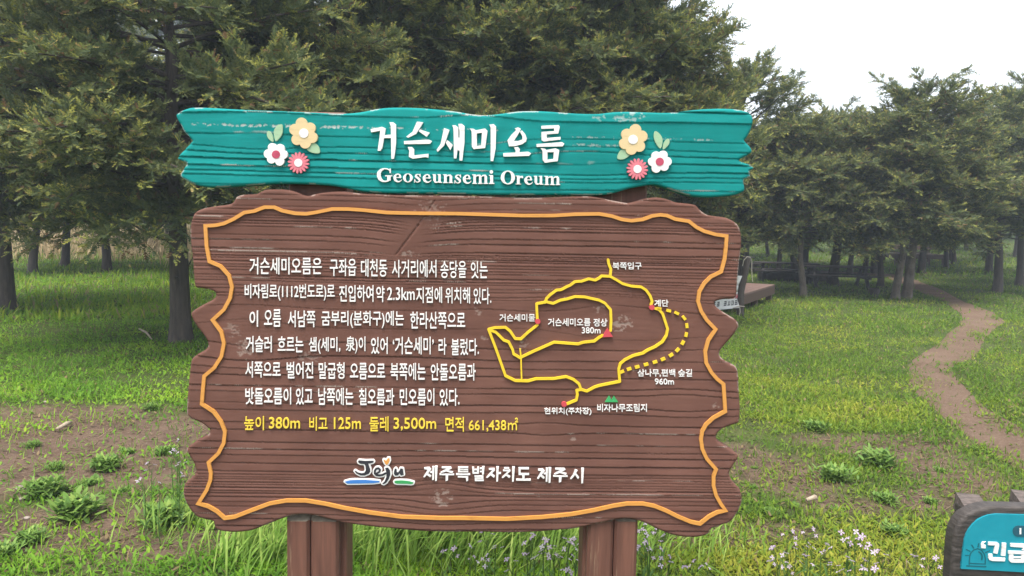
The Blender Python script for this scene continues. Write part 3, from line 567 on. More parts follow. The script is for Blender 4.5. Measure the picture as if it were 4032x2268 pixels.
# ================================================================== GROUND AND PATH
def ellipse_px(cx, cy, rx, ry):
    x, y = G(cx, cy); d = math.hypot(x, y); a = G(cx, cy - ry); b = G(cx, cy + ry)
    return (x, y, rx / FPX * d, max(abs(a[1] - b[1]) / 2, .08))
SOIL = [ellipse_px(*q) for q in [(120,1690,520,110),(420,1730,400,110),(700,1690,170,70),(60,1840,330,120),(560,1860,260,70),(200,2090,360,110),(560,2170,260,70),(980,2120,150,40),
        (3080,1870,230,60),(3400,1755,240,34),(3720,1850,180,90),(2960,1830,130,70),(2900,2120,330,50),(3330,1990,220,50),(3640,1960,120,50),(3560,1740,220,30)]]
def soil(x, y):
    x = np.asarray(x, float); y = np.asarray(y, float); m = np.zeros_like(x)
    wx = x + .35 * (fbm(x * 1.6, y * 1.6, 21) - .5); wy = y + .5 * (fbm(x * 1.6, y * 1.6, 22) - .5)
    for a, b, rx, ry in SOIL: m = np.maximum(m, 1.25 - np.hypot((wx - a) / rx, (wy - b) / ry) * .95)
    return np.clip(m * 2.2 + .9 * (fbm(x * 5, y * 5, 23) - .5), 0, 1)
c5r = crop(2700, 800, 1.934); c6r = crop(2700, 1300, 1.497)
PL = [G(*q) for q in c5r([(1525,560),(1750,665),(1960,745),(2095,840),(2095,925),(1985,1005)]) + c6r([(1500,80),(1345,170),(1310,240),(1320,330),(1440,440),(1560,545),(1680,640),(1800,720),(1975,830),(2300,1020)])]
PR = [G(*q) for q in c5r([(1580,545),(1735,580),(1910,645),(2120,755),(2330,830),(2440,905),(2335,965)]) + c6r([(1770,40),(1700,160),(1570,215),(1570,270),(1650,340),(1770,470),(2000,590),(2300,760)])]
def resample(p, n):
    p = np.array(p); s = np.r_[0, np.cumsum(np.hypot(*np.diff(p, axis=0).T))]; t = np.linspace(0, s[-1], n); return np.stack([np.interp(t, s, p[:, 0]), np.interp(t, s, p[:, 1])], 1)
far_l = [(1.0, 46.0), (3.0, 38), (5.4, 31)]; far_r = [(2.4, 46.0), (4.4, 38), (6.6, 31)]
PL = resample(far_l + PL, 150); PR = resample(far_r + PR, 150)
_c = (PL + PR) / 2; PL = _c + (PL - _c) * 1.13; PR = _c + (PR - _c) * 1.13
PATHPOLY = np.r_[PL, PR[::-1]]
def inpoly(x, y, poly):
    x = np.asarray(x); y = np.asarray(y); c = np.zeros(x.shape, bool); n = len(poly)
    for i in range(n):
        x0, y0 = poly[i - 1]; x1, y1 = poly[i]
        if y0 == y1: continue
        k = ((y1 > y) != (y0 > y)) & (x < (x0 - x1) * (y - y1) / (y0 - y1) + x1); c ^= k
    return c

def ground_mat():
    m, n, b = mat_base("bare_earth"); f = noise(n, 3.2, 8, rough=.65); g = noise(n, 38, 6, rough=.7)
    soilc = ramp(n, f, ((.28, (.072, .048, .035)), (.72, (.152, .104, .076))))
    soilc = mix(n, ramp(n, g, ((.52, (0, 0, 0)), (.66, (.7, .7, .7)))), soilc, (.20, .145, .10))
    veg = ramp(n, f, ((.3, (.035, .055, .014)), (.7, (.075, .10, .025))))
    n.links.new(mix(n, attr(n, "veg"), soilc, veg), b.inputs["Base Color"]); b.inputs["Roughness"].default_value = .95; b.inputs["Specular IOR Level"].default_value = .1
    bump(n, b, g, .8, .03); return m
def path_mat():
    m, n, b = mat_base("trodden_path"); f = noise(n, 1.3, 6, rough=.6); g = noise(n, 45, 6, rough=.75)
    c = ramp(n, f, ((.3, (.108, .070, .049)), (.7, (.176, .120, .086))))
    c = mix(n, ramp(n, g, ((.5, (0, 0, 0)), (.68, (.8, .8, .8)))), c, (.26, .19, .14))
    n.links.new(c, b.inputs["Base Color"]); b.inputs["Roughness"].default_value = .95; b.inputs["Specular IOR Level"].default_value = .1; bump(n, b, g, .9, .03); return m
u = np.linspace(-1, 1, 241); gx = 14 * np.sinh(u * 4.6) / np.sinh(1) * .2 ; gy = 9 + gx
GX, GY = np.meshgrid(gx, gy, indexing='ij'); GZ = hgt(GX, GY)
k = len(u); I = np.arange(k * k).reshape(k, k)
q = np.stack([I[:-1, :-1], I[1:, :-1], I[1:, 1:], I[:-1, 1:]], -1).reshape(-1, 4); tr = np.r_[q[:, [0, 1, 2]], q[:, [0, 2, 3]]]
veg = 1 - soil(GX.ravel(), GY.ravel())
g_o = link("ground", mesh_np("ground", np.stack([GX, GY, GZ], -1).reshape(-1, 3), tr, smooth=True, attrs={"veg": veg}), ground_mat()); tag(g_o, kind='structure')
rng = np.random.default_rng(4); v = []; m_ = 15
for i in range(150):
    t = np.linspace(-.0, 1.0, m_); w = .12 * (rng.random(2) - .5)
    for j, s in enumerate(t):
        p = PL[i] * (1 - s) + PR[i] * s
        if j in (0, m_ - 1): p = p + (PR[i] - PL[i]) * w[0]
        v.append((p[0], p[1], float(hgt(p[0], p[1])) + (.012 if 0 < j < m_ - 1 else -.02)))
I = np.arange(150 * m_).reshape(150, m_); q = np.stack([I[:-1, :-1], I[:-1, 1:], I[1:, 1:], I[1:, :-1]], -1).reshape(-1, 4)
p_o = link("path", mesh_np("path", v, np.r_[q[:, [0, 1, 2]], q[:, [0, 2, 3]]], smooth=True), path_mat()); tag(p_o, kind='structure')

# ================================================================== GRASS
def blades(P, az, L, wid, lean, bend, K=2, basew=.8):
    """curved tapering blades; returns vertices and triangles"""
    N = len(P); s = np.linspace(0, 1, K + 1); dx, dy = np.cos(az), np.sin(az); sx, sy = -dy, dx; V = np.zeros((N, 2 * K + 1, 3))
    for i, t in enumerate(s):
        a = lean + bend * t
        h = L * t * np.sin(np.pi / 2 - lean - bend * t * .6) if False else L * (t * np.cos(lean) - .5 * bend * t * t * np.sin(lean + .5)); r = L * (t * np.sin(lean) + .5 * bend * t * t)
        c = P + np.stack([dx * r, dy * r, h], 1)
        if i < K:
            w = wid * (basew + (1.15 - basew) * min(t * 2.5, 1)) * (1 - max(0, t - .45) * .8) * .5
            V[:, 2 * i] = c + np.stack([sx * w, sy * w, 0 * w], 1); V[:, 2 * i + 1] = c - np.stack([sx * w, sy * w, 0 * w], 1)
        else: V[:, 2 * K] = c
    T = []
    for i in range(K - 1): a = 2 * i; T += [(a, a + 1, a + 3), (a, a + 3, a + 2)]
    T.append((2 * K - 2, 2 * K - 1, 2 * K)); T = np.array(T)
    return V.reshape(-1, 3), (np.arange(N)[:, None, None] * (2 * K + 1) + T[None]).reshape(-1, 3)
def sector(n, r0, r1, rng, pw=1.0, az=(-41, 41)):
    t = rng.random(n) ** pw; r = r0 * (r1 / r0) ** t; a = np.radians(rng.uniform(az[0], az[1], n)); return r * np.sin(a), r * np.cos(a), r
def pal(t, stops):
    xs = [q[0] for q in stops]; return np.stack([np.interp(t, xs, [q[1][i] for q in stops]) for i in range(3)], 1)
LAWN = [(0, (.046, .105, .014)), (.35, (.105, .195, .021)), (.65, (.195, .275, .028)), (1, (.36, .36, .050))]
YEL = [(*q[:1], .75, q[1], .28) for q in (G(3300, 2230), G(2450, 2210))] + [(*q[:1], .8, q[1], .5) for q in (G(3330, 1530), G(3450, 1640))]
def lawn(n, r0, r1, seed, sc, bladefrac=.5):
    rng = np.random.default_rng(seed); x, y, r = sector(n, r0, r1, rng)
    so_ = soil(x, y); keep = rng.random(n) > np.clip(so_ * 1.15, 0, np.where(x > .6, .58, .79))
    pth = inpoly(x + .75 * (fbm(x * 2.2, y * 2.2, 2) - .5) + .09 * rng.normal(0, 1, n), y + .9 * (fbm(x * 2.2, y * 2.2, 7) - .5) + .12 * rng.normal(0, 1, n), PATHPOLY); keep &= ~(pth & (rng.random(n) > .035))
    keep &= rng.random(n) < np.clip(.15 + 1.9 * (fbm(x * 1.6, y * 1.6, 31) - .18), .12, 1)
    x, y, r = x[keep], y[keep], r[keep]; n = len(x); P = np.stack([x, y, hgt(x, y) - .004], 1)
    bl = rng.random(n) < bladefrac + .35 * (fbm(x * .9, y * .9, 33) - .5)
    L = np.where(bl, rng.uniform(.045, .11, n), rng.uniform(.025, .055, n)) * sc; w = np.where(bl, rng.uniform(.004, .007, n), rng.uniform(.010, .020, n)) * sc
    lean = np.where(bl, rng.uniform(.05, .7, n), rng.uniform(.7, 1.35, n)); P[:, 2] += np.where(bl, 0, rng.uniform(0, .03, n) * sc)
    bend = np.where(bl, rng.uniform(.2, .9, n), rng.uniform(-.1, .3, n))
    V, T = blades(P, rng.uniform(0, 2 * np.pi, n), L, w, lean, bend, 2)
    yel = np.clip((fbm(x * .55, y * .55, 41) - .40) * 2.2, 0, 1) * (x > 1) + .30 * (x > 1)
    t = np.clip(.16 + .36 * rng.random(n) + .45 * yel * rng.random(n) + .60 * (fbm(x * 1.7, y * 1.7, 43) - .5) + .24 * sum(np.exp(-((x - a) / b) ** 2 - ((y - c) / d) ** 2) for a, b, c, d in YEL), 0, 1)
    c = pal(t, LAWN); c[x < .3] *= np.array([1.40, 1.55, 1.25]); dry = rng.random(n) < .05 + .10 * soil(x, y); c[dry] = np.array([.24, .18, .095]) * rng.uniform(.6, 1.2, (dry.sum(), 1))  # left grass fresher green, its colour also brightened to offset the tree shade
    return V, T, np.repeat(c, 5, 0)
Vs, Ts, Cs, b = [], [], [], 0
for a in ((120000, 3.0, 6.5, 1, .85), (190000, 6.5, 13, 2, 1.0), (150000, 13, 30, 3, 1.5), (70000, 30, 75, 4, 3.6)):
    V, T, C = lawn(*a); Vs.append(V); Ts.append(T + b); Cs.append(C); b += len(V)
o = link("grass", mesh_np("grass", np.concatenate(Vs), np.concatenate(Ts), np.concatenate(Cs)), M['grass']); tag(o, "short green and yellowish grass and low weeds covering the clearing", "grass", kind='stuff')

rng = np.random.default_rng(11)                 # long blades round the posts
def tall(n, cx, cy, rx, ry, L0, L1, azm, seed):
    rng = np.random.default_rng(seed); x = cx + rx * rng.normal(0, .5, n); y = cy + ry * rng.normal(0, .5, n); P = np.stack([x, y, hgt(x, y) - .01], 1)
    V, T = blades(P, rng.normal(azm, .9, n), rng.uniform(L0, L1, n), rng.uniform(.005, .010, n), np.abs(rng.normal(.22, .2, n)), rng.uniform(.15, 1.1, n), 4)
    c = pal(np.clip(rng.normal(.56, .17, n), 0, 1), [(0, (.09, .19, .03)), (.5, (.20, .34, .06)), (1, (.42, .52, .14))]); return V, T, np.repeat(c, 9, 0)
Vs, Ts, Cs, b = [], [], [], 0
for a in ((700, -.45, 3.62, .36, .30, .20, .46, .3, 1), (600, -.05, 3.60, .40, .28, .16, .40, .3, 2), (650, .38, 3.70, .40, .32, .12, .30, .2, 3), (700, -1.05, 3.55, .40, .25, .10, .30, .5, 4), (260, -1.5, 3.9, .5, .3, .08, .22, .6, 5), (160, .95, 3.70, .35, .25, .06, .16, 0, 6)):
    V, T, C = tall(*a); Vs.append(V); Ts.append(T + b); Cs.append(C); b += len(V)
o = link("tall_grass", mesh_np("tall_grass", np.concatenate(Vs), np.concatenate(Ts), np.concatenate(Cs)), M['grass']); tag(o, "long fresh green grass blades growing round the sign posts", "grass", kind='stuff')

n = 34000; x = rng.uniform(-30, 0, n); y = rng.uniform(21.5, 44, n)   # straw-coloured reeds beyond the left trees
kp = rng.random(n) < np.clip((y - 20 - 5 * fbm(x * .25, y * .1, 8)) / 5, 0, 1) * (.35 + fbm(x * .35, y * .35, 9)); x, y = x[kp], y[kp]; n = len(x); P = np.stack([x, y, hgt(x, y)], 1)
V, T = blades(P, rng.uniform(0, 6.28, n), rng.uniform(.4, 1.25, n) * (.5 + 1.1 * fbm(x * .5, y * .5, 12)), rng.uniform(.012, .03, n), np.abs(rng.normal(.1, .3, n)), rng.uniform(0, .9, n), 3)
c = pal(rng.random(n), [(0, (.30, .22, .13)), (.6, (.52, .39, .23)), (1, (.66, .53, .33))]); c[rng.random(n) < .12] = (.10, .15, .04)
o = link("dry_reeds", mesh_np("dry_reeds", V, T, np.repeat(c, 7, 0)), M['grass']); tag(o, "tall straw-coloured dry reeds behind the left hand trees", "dry grass", kind='stuff')
n = 9000; x, y, r = sector(n, 13, 30, rng, az=(-41, -6)); P = np.stack([x, y, hgt(x, y)], 1)   # longer greenery under the left trees
V, T = blades(P, rng.uniform(0, 6.28, n), rng.uniform(.07, .24, n), rng.uniform(.012, .03, n), np.abs(rng.normal(.3, .3, n)), rng.uniform(0, .9, n), 3)
c = pal(np.clip(rng.normal(.52, .15, n), 0, 1), LAWN) * 1.25; c[rng.random(n) < .12] = (.27, .21, .12)
o = link("rough_grass", mesh_np("rough_grass", V, T, np.repeat(c, 7, 0)), M['grass']); tag(o, "long shaded grass under the trees on the left", "grass", kind='stuff')
n = 15000; x, y, r = sector(n, 3.0, 11, rng); kp = rng.random(n) < .10 + soil(x, y) * .8; kp &= ~(inpoly(x, y, PATHPOLY) & (rng.random(n) < .6)); x, y = x[kp], y[kp]; n = len(x)   # straw litter
P = np.stack([x, y, hgt(x, y) + .004], 1); V, T = blades(P, rng.uniform(0, 6.28, n), rng.uniform(.02, .11, n) * np.where(rng.random(n) < .12, 1.6, .8), rng.uniform(.002, .005, n), np.full(n, 1.5), np.zeros(n), 2)
o = link("dry_straw", mesh_np("dry_straw", V, T, np.repeat(pal(rng.random(n), [(0, (.13, .09, .06)), (1, (.38, .30, .19))]), 5, 0)), M['grass']); tag(o, "pale dry straw scattered on the bare soil", "straw", kind='stuff')

n = 5200; x, y, r = sector(n, 3.0, 13, rng); kp = (rng.random(n) < soil(x, y) ** 2) | (inpoly(x, y, PATHPOLY) & (rng.random(n) < .8)); x, y = x[kp], y[kp]; n = len(x)   # soil crumbs and pebbles
rad = .003 + .011 * rng.random(n) ** 3; P = np.stack([x, y, hgt(x, y) + rad * .2], 1); O = np.array([(1, 0, 0), (0, 1, 0), (-1, 0, 0), (0, -1, 0), (0, 0, .7), (0, 0, -.7)], float)
V = P[:, None] + O[None] * rad[:, None, None] * rng.uniform(.6, 1.3, (n, 6, 1)); T = np.array([(0, 1, 4), (1, 2, 4), (2, 3, 4), (3, 0, 4), (1, 0, 5), (2, 1, 5), (3, 2, 5), (0, 3, 5)]); T = (np.arange(n)[:, None, None] * 6 + T[None]).reshape(-1, 3)
o = link("gravel", mesh_np("gravel", V.reshape(-1, 3), T, np.repeat(pal(rng.random(n), [(0, (.07, .05, .038)), (.7, (.17, .125, .095)), (1, (.34, .29, .24))]), 6, 0)), M['grass']); tag(o, "small pebbles and soil crumbs on the bare ground and path", "gravel", kind='stuff')

# ================================================================== TREES
def twigs_to_mesh(B, D, Lr, tip, rng):
    """B base, D direction (unit), Lr length: each twig is a small two-ranked needle spray of six triangles"""
    N = len(B); up = np.array([0, 0, 1.0]); S = np.cross(D, up); S /= np.maximum(np.linalg.norm(S, axis=1, keepdims=True), 1e-6); Nn = np.cross(S, D)
    rl = rng.normal(0, .55, (N, 1)); S2 = S * np.cos(rl) + Nn * np.sin(rl); N2 = np.cross(S2, D)
    V = np.zeros((N, 12, 3)); k = 0
    for i, (a, l, wd) in enumerate(((.0, .55, .27), (.30, .50, .24), (.62, .46, .17))):
        c = B + D * (a * Lr)[:, None]; f = rng.uniform(.8, 1.2, (N, 2))
        for j, sgn in enumerate((1, -1)):
            tp = c + D * (l * Lr * f[:, j] * .8)[:, None] + S2 * (sgn * wd * Lr * f[:, j])[:, None] + N2 * (.06 * Lr)[:, None]
            V[:, k] = tp; k += 1
    V[:, 6] = B; V[:, 7] = B + D * (.32 * Lr)[:, None]; V[:, 8] = B + D * (.64 * Lr)[:, None]; V[:, 9] = B + D * Lr[:, None]
    V[:, 10] = B + D * (.30 * Lr)[:, None]; V[:, 11] = B + D * (.62 * Lr)[:, None]
    T = np.array([(6, 7, 0), (6, 1, 7), (7, 8, 2), (7, 3, 8), (8, 9, 4), (8, 5, 9)])
    tris = (np.arange(N)[:, None, None] * 12 + T[None]).reshape(-1, 3)
    t = rng.random(N); base = pal(t, [(0, (.078, .110, .056)), (.5, (.126, .160, .068)), (1, (.188, .208, .076))])
    C = np.repeat(base[:, None], 12, 1)
    new = tip == 1; nc = pal(rng.random(new.sum()), [(0, (.24, .26, .06)), (.7, (.37, .37, .09)), (1, (.34, .26, .10))])
    for q in (2, 3, 4, 5, 7, 8, 9, 10, 11): C[new, q] = nc
    br = tip == 2; C[br] = (np.array([.20, .125, .065]) * rng.uniform(.6, 1.3, (br.sum(), 1)))[:, None]
    return V.reshape(-1, 3), tris, C.reshape(-1, 3)
def grow_tree(seed, H, zb, Rc, dens=1.0, low=1.0, tilt=0.0):
    """a conifer: tapering trunk, whorled limbs, flat sprays along branchlets. Returns trunk MB and crown arrays"""
    rng = np.random.default_rng(seed); mb = MB(); r0 = .0125 * H + .03
    n = 9; zz = np.linspace(-.15, H, n); wob = np.cumsum(rng.normal(0, .035, (n, 2)), 0); wob[0] = 0; wob -= wob[1] * 0
    axis = lambda z: np.array([np.interp(z, zz, wob[:, 0]) + tilt * max(z, 0), np.interp(z, zz, wob[:, 1]), z])
    tp = [axis(z) for z in zz]; rr = [r0 * (1.35 if z < 0 else max(1 - z / H, .04) ** .8) for z in zz]
    mb.tube([axis(-.15), axis(0.05), axis(.3)] + tp[2:] if zz[2] > .3 else tp, ([r0 * 1.6, r0 * 1.3, r0 * 1.05] + rr[2:]) if zz[2] > .3 else rr, 10)
    for _ in range(int(4 * low)):               # dead snags on the lower trunk
        z = rng.uniform(.7, zb); a = rng.uniform(0, 6.28); L = rng.uniform(.25, .8); p = axis(z); d = np.array([math.cos(a), math.sin(a), rng.uniform(-.1, .5)])
        mb.tube([p, p + d * L * .5, p + d * L + np.array([0, 0, .1 * L])], [.018, .012, .004], 5, False)
    Bs, Ds, Ls, Tp = [], [], [], []
    z = zb
    while z < H - .12:
        t = (z - zb) / (H - zb); prof = (.70 + t / .2 * .30) if t < .2 else max(1 - ((t - .2) / .8) ** 1.5, 0) ** .85 * .95 + .05
        m = int(rng.integers(5, 8)) if t < .85 else int(rng.integers(4, 6)); a0 = rng.uniform(0, 6.28)
        for k in range(m):
            if rng.random() < .08 and t > .1: continue
            az = a0 + 6.283 * k / m + rng.normal(0, .22); cl = float(vnoise(math.cos(az) * 1.5 + seed, math.sin(az) * 1.5 + z * 1.15, 51)); L = Rc * prof * rng.uniform(.80, 1.06) * (.60 + .80 * cl) + .08
            el = math.radians(rng.uniform(-4, 26) + 30 * t * t); dr = rng.uniform(.08, .36) * (1 - t); p0 = axis(z + rng.uniform(-.08, .08)); lw = rng.normal(0, .12)
            s = np.linspace(0, 1, 6); az_s = az + lw * s * s * 2
            pts = p0 + np.stack([L * s * np.cos(az_s), L * s * np.sin(az_s), L * (math.tan(el) * s - dr * s * s)], 1)
            mb.tube(pts, [max(.012 * L * (1 - q * .85) + .003, .003) for q in s], 5, False)
            J = int((L / .058 + 4) * dens)
            for j in range(J):
                sj = 1 - (j / max(J, 1)) * .74; sj = min(1, max(.2, sj + rng.normal(0, .02)))
                b = np.array([np.interp(sj, s, pts[:, q]) for q in range(3)]); e = np.array([np.interp(min(sj + .08, 1), s, pts[:, q]) for q in range(3)]) - np.array([np.interp(sj - .08, s, pts[:, q]) for q in range(3)])
                e /= np.linalg.norm(e) + 1e-9; side = 1 if j % 2 else -1; an = side * math.radians(rng.uniform(20, 75)) if j > 0 else 0
                d = np.array([e[0] * math.cos(an) - e[1] * math.sin(an), e[0] * math.sin(an) + e[1] * math.cos(an), e[2] * .6 + rng.normal(.20, .50)]); d /= np.linalg.norm(d)
                l2 = (.16 + .42 * L * (1 - sj) ** .7 * min(sj * 1.6, 1)) * rng.uniform(.7, 1.25); l2 = min(l2, .60)
                c = int(l2 / .0205) + 3; q = (np.arange(c) + .5) / c
                bb = b + d * (q * l2)[:, None]; bb[:, 2] -= .12 * l2 * q * q
                aa = np.where(np.arange(c) % 2, 1, -1) * np.radians(rng.uniform(30, 65, c)); aa[-1] = 0
                dd = np.stack([d[0] * np.cos(aa) - d[1] * np.sin(aa), d[0] * np.sin(aa) + d[1] * np.cos(aa), d[2] + rng.normal(.06, .40, c)], 1); dd /= np.linalg.norm(dd, axis=1, keepdims=True)
                Bs.append(bb); Ds.append(dd); Ls.append(rng.uniform(.065, .125, c) * (.75 + .35 * (1 - q)))
                yg = rng.random(c); tq = np.zeros(c); lim = .10 if sj > .55 else .02
                tq[yg < lim + .42 * (q > .75) * (sj > .55)] = 1; tq[(yg > .95) & (sj > .4)] = 2; Tp.append(tq)
        z += rng.uniform(.12, .21) * (1 if t < .8 else 1.25)
    for zt in np.arange(H - .5, H, .045):        # leader
        a = rng.uniform(0, 6.28); d = np.array([[math.cos(a) * .7, math.sin(a) * .7, .6]]); Bs.append(axis(zt)[None]); Ds.append(d / np.linalg.norm(d)); Ls.append(np.array([.12])); Tp.append(np.zeros(1))
    V, T, C = twigs_to_mesh(np.concatenate(Bs), np.concatenate(Ds), np.concatenate(Ls), np.concatenate(Tp), rng)
    return mb, V, T, C
VAR = []
for i, (H, zb, Rc, dn) in enumerate(((6.9, 1.65, 2.35, 1.0), (6.6, 1.6, 2.4, 1.0), (6.8, 1.7, 2.25, 1.0), (5.2, 1.5, 1.9, 1.0), (5.0, 1.55, 1.7, 1.0), (4.9, 1.6, 1.45, .9), (5.4, 2.1, 1.8, .9))):
    mb, V, T, C = grow_tree(100 + i * 7, H, zb, Rc, dn)
    me_c = mesh_np("crown", V, T, C); me_c.materials.append(M['leaf'])
    me_t = bpy.data.meshes.new("trunk"); me_t.from_pydata([tuple(map(float, p)) for p in mb.v], [], mb.f); me_t.update(); me_t.polygons.foreach_set("use_smooth", [True] * len(me_t.polygons)); me_t.materials.append(M['bark'])
    VAR.append((me_t, me_c, H, zb, Rc))
PALE = {}
def tree(var, xy, label, H=None, rz=0.0, lean=(0, 0), wide=1.0, pale=False, group=None, tk=1.0):
    me_t, me_c, h0, zb, Rc = VAR[var]; s = (H or h0) / h0
    if pale:
        if var not in PALE: PALE[var] = me_t.copy(); PALE[var].materials.clear(); PALE[var].materials.append(M['palebark'])
        me_t = PALE[var]
    r = empty("conifer_tree", (xy[0], xy[1], float(hgt(*xy)) - .03), rz); r.rotation_euler = (lean[0], lean[1], rz); r.scale = (s * wide, s * wide, s)
    tag(r, label, "tree", group)
    for nm, me in (("trunk", me_t), ("crown", me_c)):
        o = bpy.data.objects.new(nm, me); COL.objects.link(o); o.parent = r
        if nm == 'trunk' and tk != 1: o.scale = (tk, tk, 1)
    return r
ROW = "conifers round the clearing"
tree(0, G(30, 1224), "thick dark conifer trunk at the far left edge, nearest on that side", 6.9, .3, wide=1.0, group=ROW)
tree(1, G(712, 1347), "conifer whose stout trunk shows beside the left edge of the big sign", 7.0, 2.1, wide=1.0, group=ROW)
tree(2, G(251, 1048), "dark conifer with a leaning trunk second in from the left edge", 6.6, 4.0, (0, -.07), group=ROW)
tree(5, G(128, 1077), "slim forked conifer in front of straw, just right of the far left trunk", 5.6, 1.0, group=ROW)
tree(4, G(418, 1067), "slender crooked conifer midway between the leaning trunk and the stout trunk", 6.0, 2.6, (0, .06), group=ROW)
tree(5, G(470, 990), "thin conifer trunk just behind the slender crooked one on the left", 6.4, 5.0, group=ROW)
tree(3, G(572, 1009), "straight conifer trunk left of the stout trunk, rising from long grass", 6.6, .6, group=ROW)
tree(5, G(613, 985), "thinnest conifer trunk between two darker ones left of the sign", 6.2, 3.3, group=ROW)
tree(4, G(657, 975), "short dark trunk close behind the stout trunk beside the sign", 6.4, 1.9, group=ROW)
tree(2, (-2.75, 11.6), "broad conifer crown rising above the left half of the teal title plank", 7.0, 5.2, wide=1.08, group=ROW)
tree(1, (-.75, 12.4), "tall yellow-tipped conifer crown above the middle of the title plank", 7.2, .9, wide=1.05, group=ROW)
tree(0, (.72, 12.6), "large conifer crown over the right half of the title lettering", 6.8, 3.6, wide=1.05, group=ROW)
tree(3, (2.15, 12.9), "conifer whose crown slopes down against the sky above the right end of the title plank", 5.65, 2.2, wide=1.0, group=ROW)
tree(3, (5.55, 18.7), "rounded conifer with thin top shoots just right of the title plank", 5.45, 4.4, wide=1.15, group=ROW)
tree(4, G(2940, 1020), "dark conifer trunk seen hard against the right edge of the brown board", 4.9, .4, group=ROW)
tree(4, G(3062, 1079), "dark straight trunk standing between the two left picnic tables", 4.4, 1.3, group=ROW)
tree(5, G(3023, 1012), "leaning thin trunk behind the leftmost picnic table", 4.6, 2.0, (0, .16), group=ROW)
tree(5, G(3130, 1068), "leaning dark trunk behind the middle picnic table", 4.5, 2.9, (0, .14), group=ROW)
tree(5, G(3165, 1168), "slim pale sapling in front of the picnic tables, right of the deck", 4.0, 3.7, (0, .05), pale=True, group=ROW)
tree(3, G(3280, 1124), "thick double dark trunk that hides the left end of the nearest picnic table", 4.75, 5.6, group=ROW, tk=1.55)
tree(4, G(3347, 1084), "dark trunk tilting right behind the nearest picnic table", 4.8, 4.8, (0, .10), group=ROW)
tree(5, G(3405, 1065), "slanting trunk behind the right end of the nearest picnic table", 4.9, 1.1, (0, .13), group=ROW)
tree(4, G(3466, 1133), "straight dark trunk at the right end of the picnic tables", 4.6, 2.7, (0, .03), group=ROW)
tree(5, G(3525, 1177), "pale mottled trunk, left one of the close pair beside the path", 4.6, 5.9, pale=True, group=ROW)
tree(3, G(3566, 1177), "pale brown trunk, right one of the close pair beside the path, under the tall crown", 4.8, .2, wide=1.25, pale=True, group=ROW)
tree(5, G(3726, 1058), "forked slim trunk, left one of two in the meadow beyond the path bend", 4.8, 4.2, group=ROW)
tree(4, G(3757, 1040), "trunk leaning right, right one of two in the meadow beyond the path bend", 5.2, 3.0, (0, .09), group=ROW)
tree(5, G(3806, 985), "small distant leaning trunk right of the two meadow trunks", 5.4, 2.4, (0, .12), group=ROW)
tree(4, G(3923, 1154), "lone slim conifer with a side branch on the grass right of the path", 5.1, 1.6, (0, .05), wide=1.15, group=ROW)
tree(3, (15.2, 23.0), "tall conifer cut by the right edge of the picture", 6.1, 2.0, wide=.9, group=ROW)
BK = "conifers further back in the wood"
rng = np.random.default_rng(5)
for (x, y, h) in ((-6.6, 19.5, 7.6), (-5.6, 26, 8.4), (-3.4, 21, 7.8), (-1.2, 18.5, 7.8), (1.4, 19.2, 7.2), (-2.6, 30, 9), (2.2, 28, 7.6), (3.9, 21, 5.6), (-16, 47, 13.5), (-21.5, 49, 15), (-27.5, 51, 15), (-34, 55, 16), (-11, 48, 14), (-6.5, 47, 13.5), (-40, 60, 17), (-8.3, 25.5, 8.0)):
    tree(int(rng.integers(0, 3)), (x, y), "tall dark conifer in the wood behind the front row", h, rng.uniform(0, 6.28), group=BK)
FB = "far trees beyond the meadow"
for (x, y, h) in ((10.6, 28.8, 5.0), (12.9, 27.3, 5.2), (15.1, 28.4, 5.6), (17.4, 28.0, 5.6), (19.3, 26.0, 5.8), (12.0, 31.5, 5.3), (9.6, 32.0, 5.0), (16.6, 32.5, 5.6), (7.0, 31, 4.9), (7.2, 36, 5.2), (11.2, 37, 5.2), (16.4, 43, 5.6), (20.6, 36, 5.6), (22.4, 44, 6.0), (25.5, 39, 6.2), (7.0, 46, 6), (12.5, 49, 6), (18.5, 52, 6.4), (27.5, 54, 7), (33, 50, 7), (4.0, 40, 5.5), (9.5, 58, 7.2), (16, 64, 7.5), (23, 66, 7.5), (31, 64, 8), (39, 62, 8), (3, 56, 7.5), (-2, 46, 10), (13.5, 57, 7), (28, 74, 9), (37, 78, 9), (20, 78, 9), (11, 76, 9)):
    tree(6, (x, y), "small dark conifer in the far rows beyond the picnic tables and path", h, rng.uniform(0, 6.28), wide=1.25, group=FB)

# ================================================================== PICNIC TABLES, DECKS, BANNER
def picnic_table(xy, rz, L, label, s=.8, end2=True):
    r = empty("picnic_table", (xy[0], xy[1], float(hgt(*xy))), rz); r.scale = (s, s, s); tag(r, label, "picnic table", "picnic tables under the trees"); m = M['tablewood']
    mb = MB()
    for i in range(4): mb.box((0, (i - 1.5) * .19, .70), (L, .18, .045), bev=.006)
    mb.build("table_top", m, r)
    for sd in (-1, 1):
        mb = MB()
        for j in (-1, 1): mb.box((0, sd * .68 + j * .07, .42), (L, .13, .045), bev=.006)
        mb.build("bench", m, r)
    for ex in (-1, 1):
        mb = MB(); x = ex * (L / 2 - .32)
        for sd in (-1, 1): mb.box((x, sd * .38, .335), (.09, .10, .82), rx=sd * .62 * 1.0, bev=.008)
        mb.box((x, 0, .375), (.07, 1.52, .12), bev=.008); mb.box((x, 0, .645), (.07, .72, .09), bev=.008); mb.build("leg_frame", m, r)
    return r
picnic_table((7.55, 26.0), R_(100), 1.9, "dark picnic table furthest left, seen end on beside the board edge")
picnic_table((8.05, 22.6), R_(-14), 2.3, "dark picnic table in the middle, partly behind the slim pale sapling", .78)
picnic_table((8.72, 20.6), R_(-6), 2.3, "dark picnic table nearest and furthest right, beside the thick double trunk", .80)
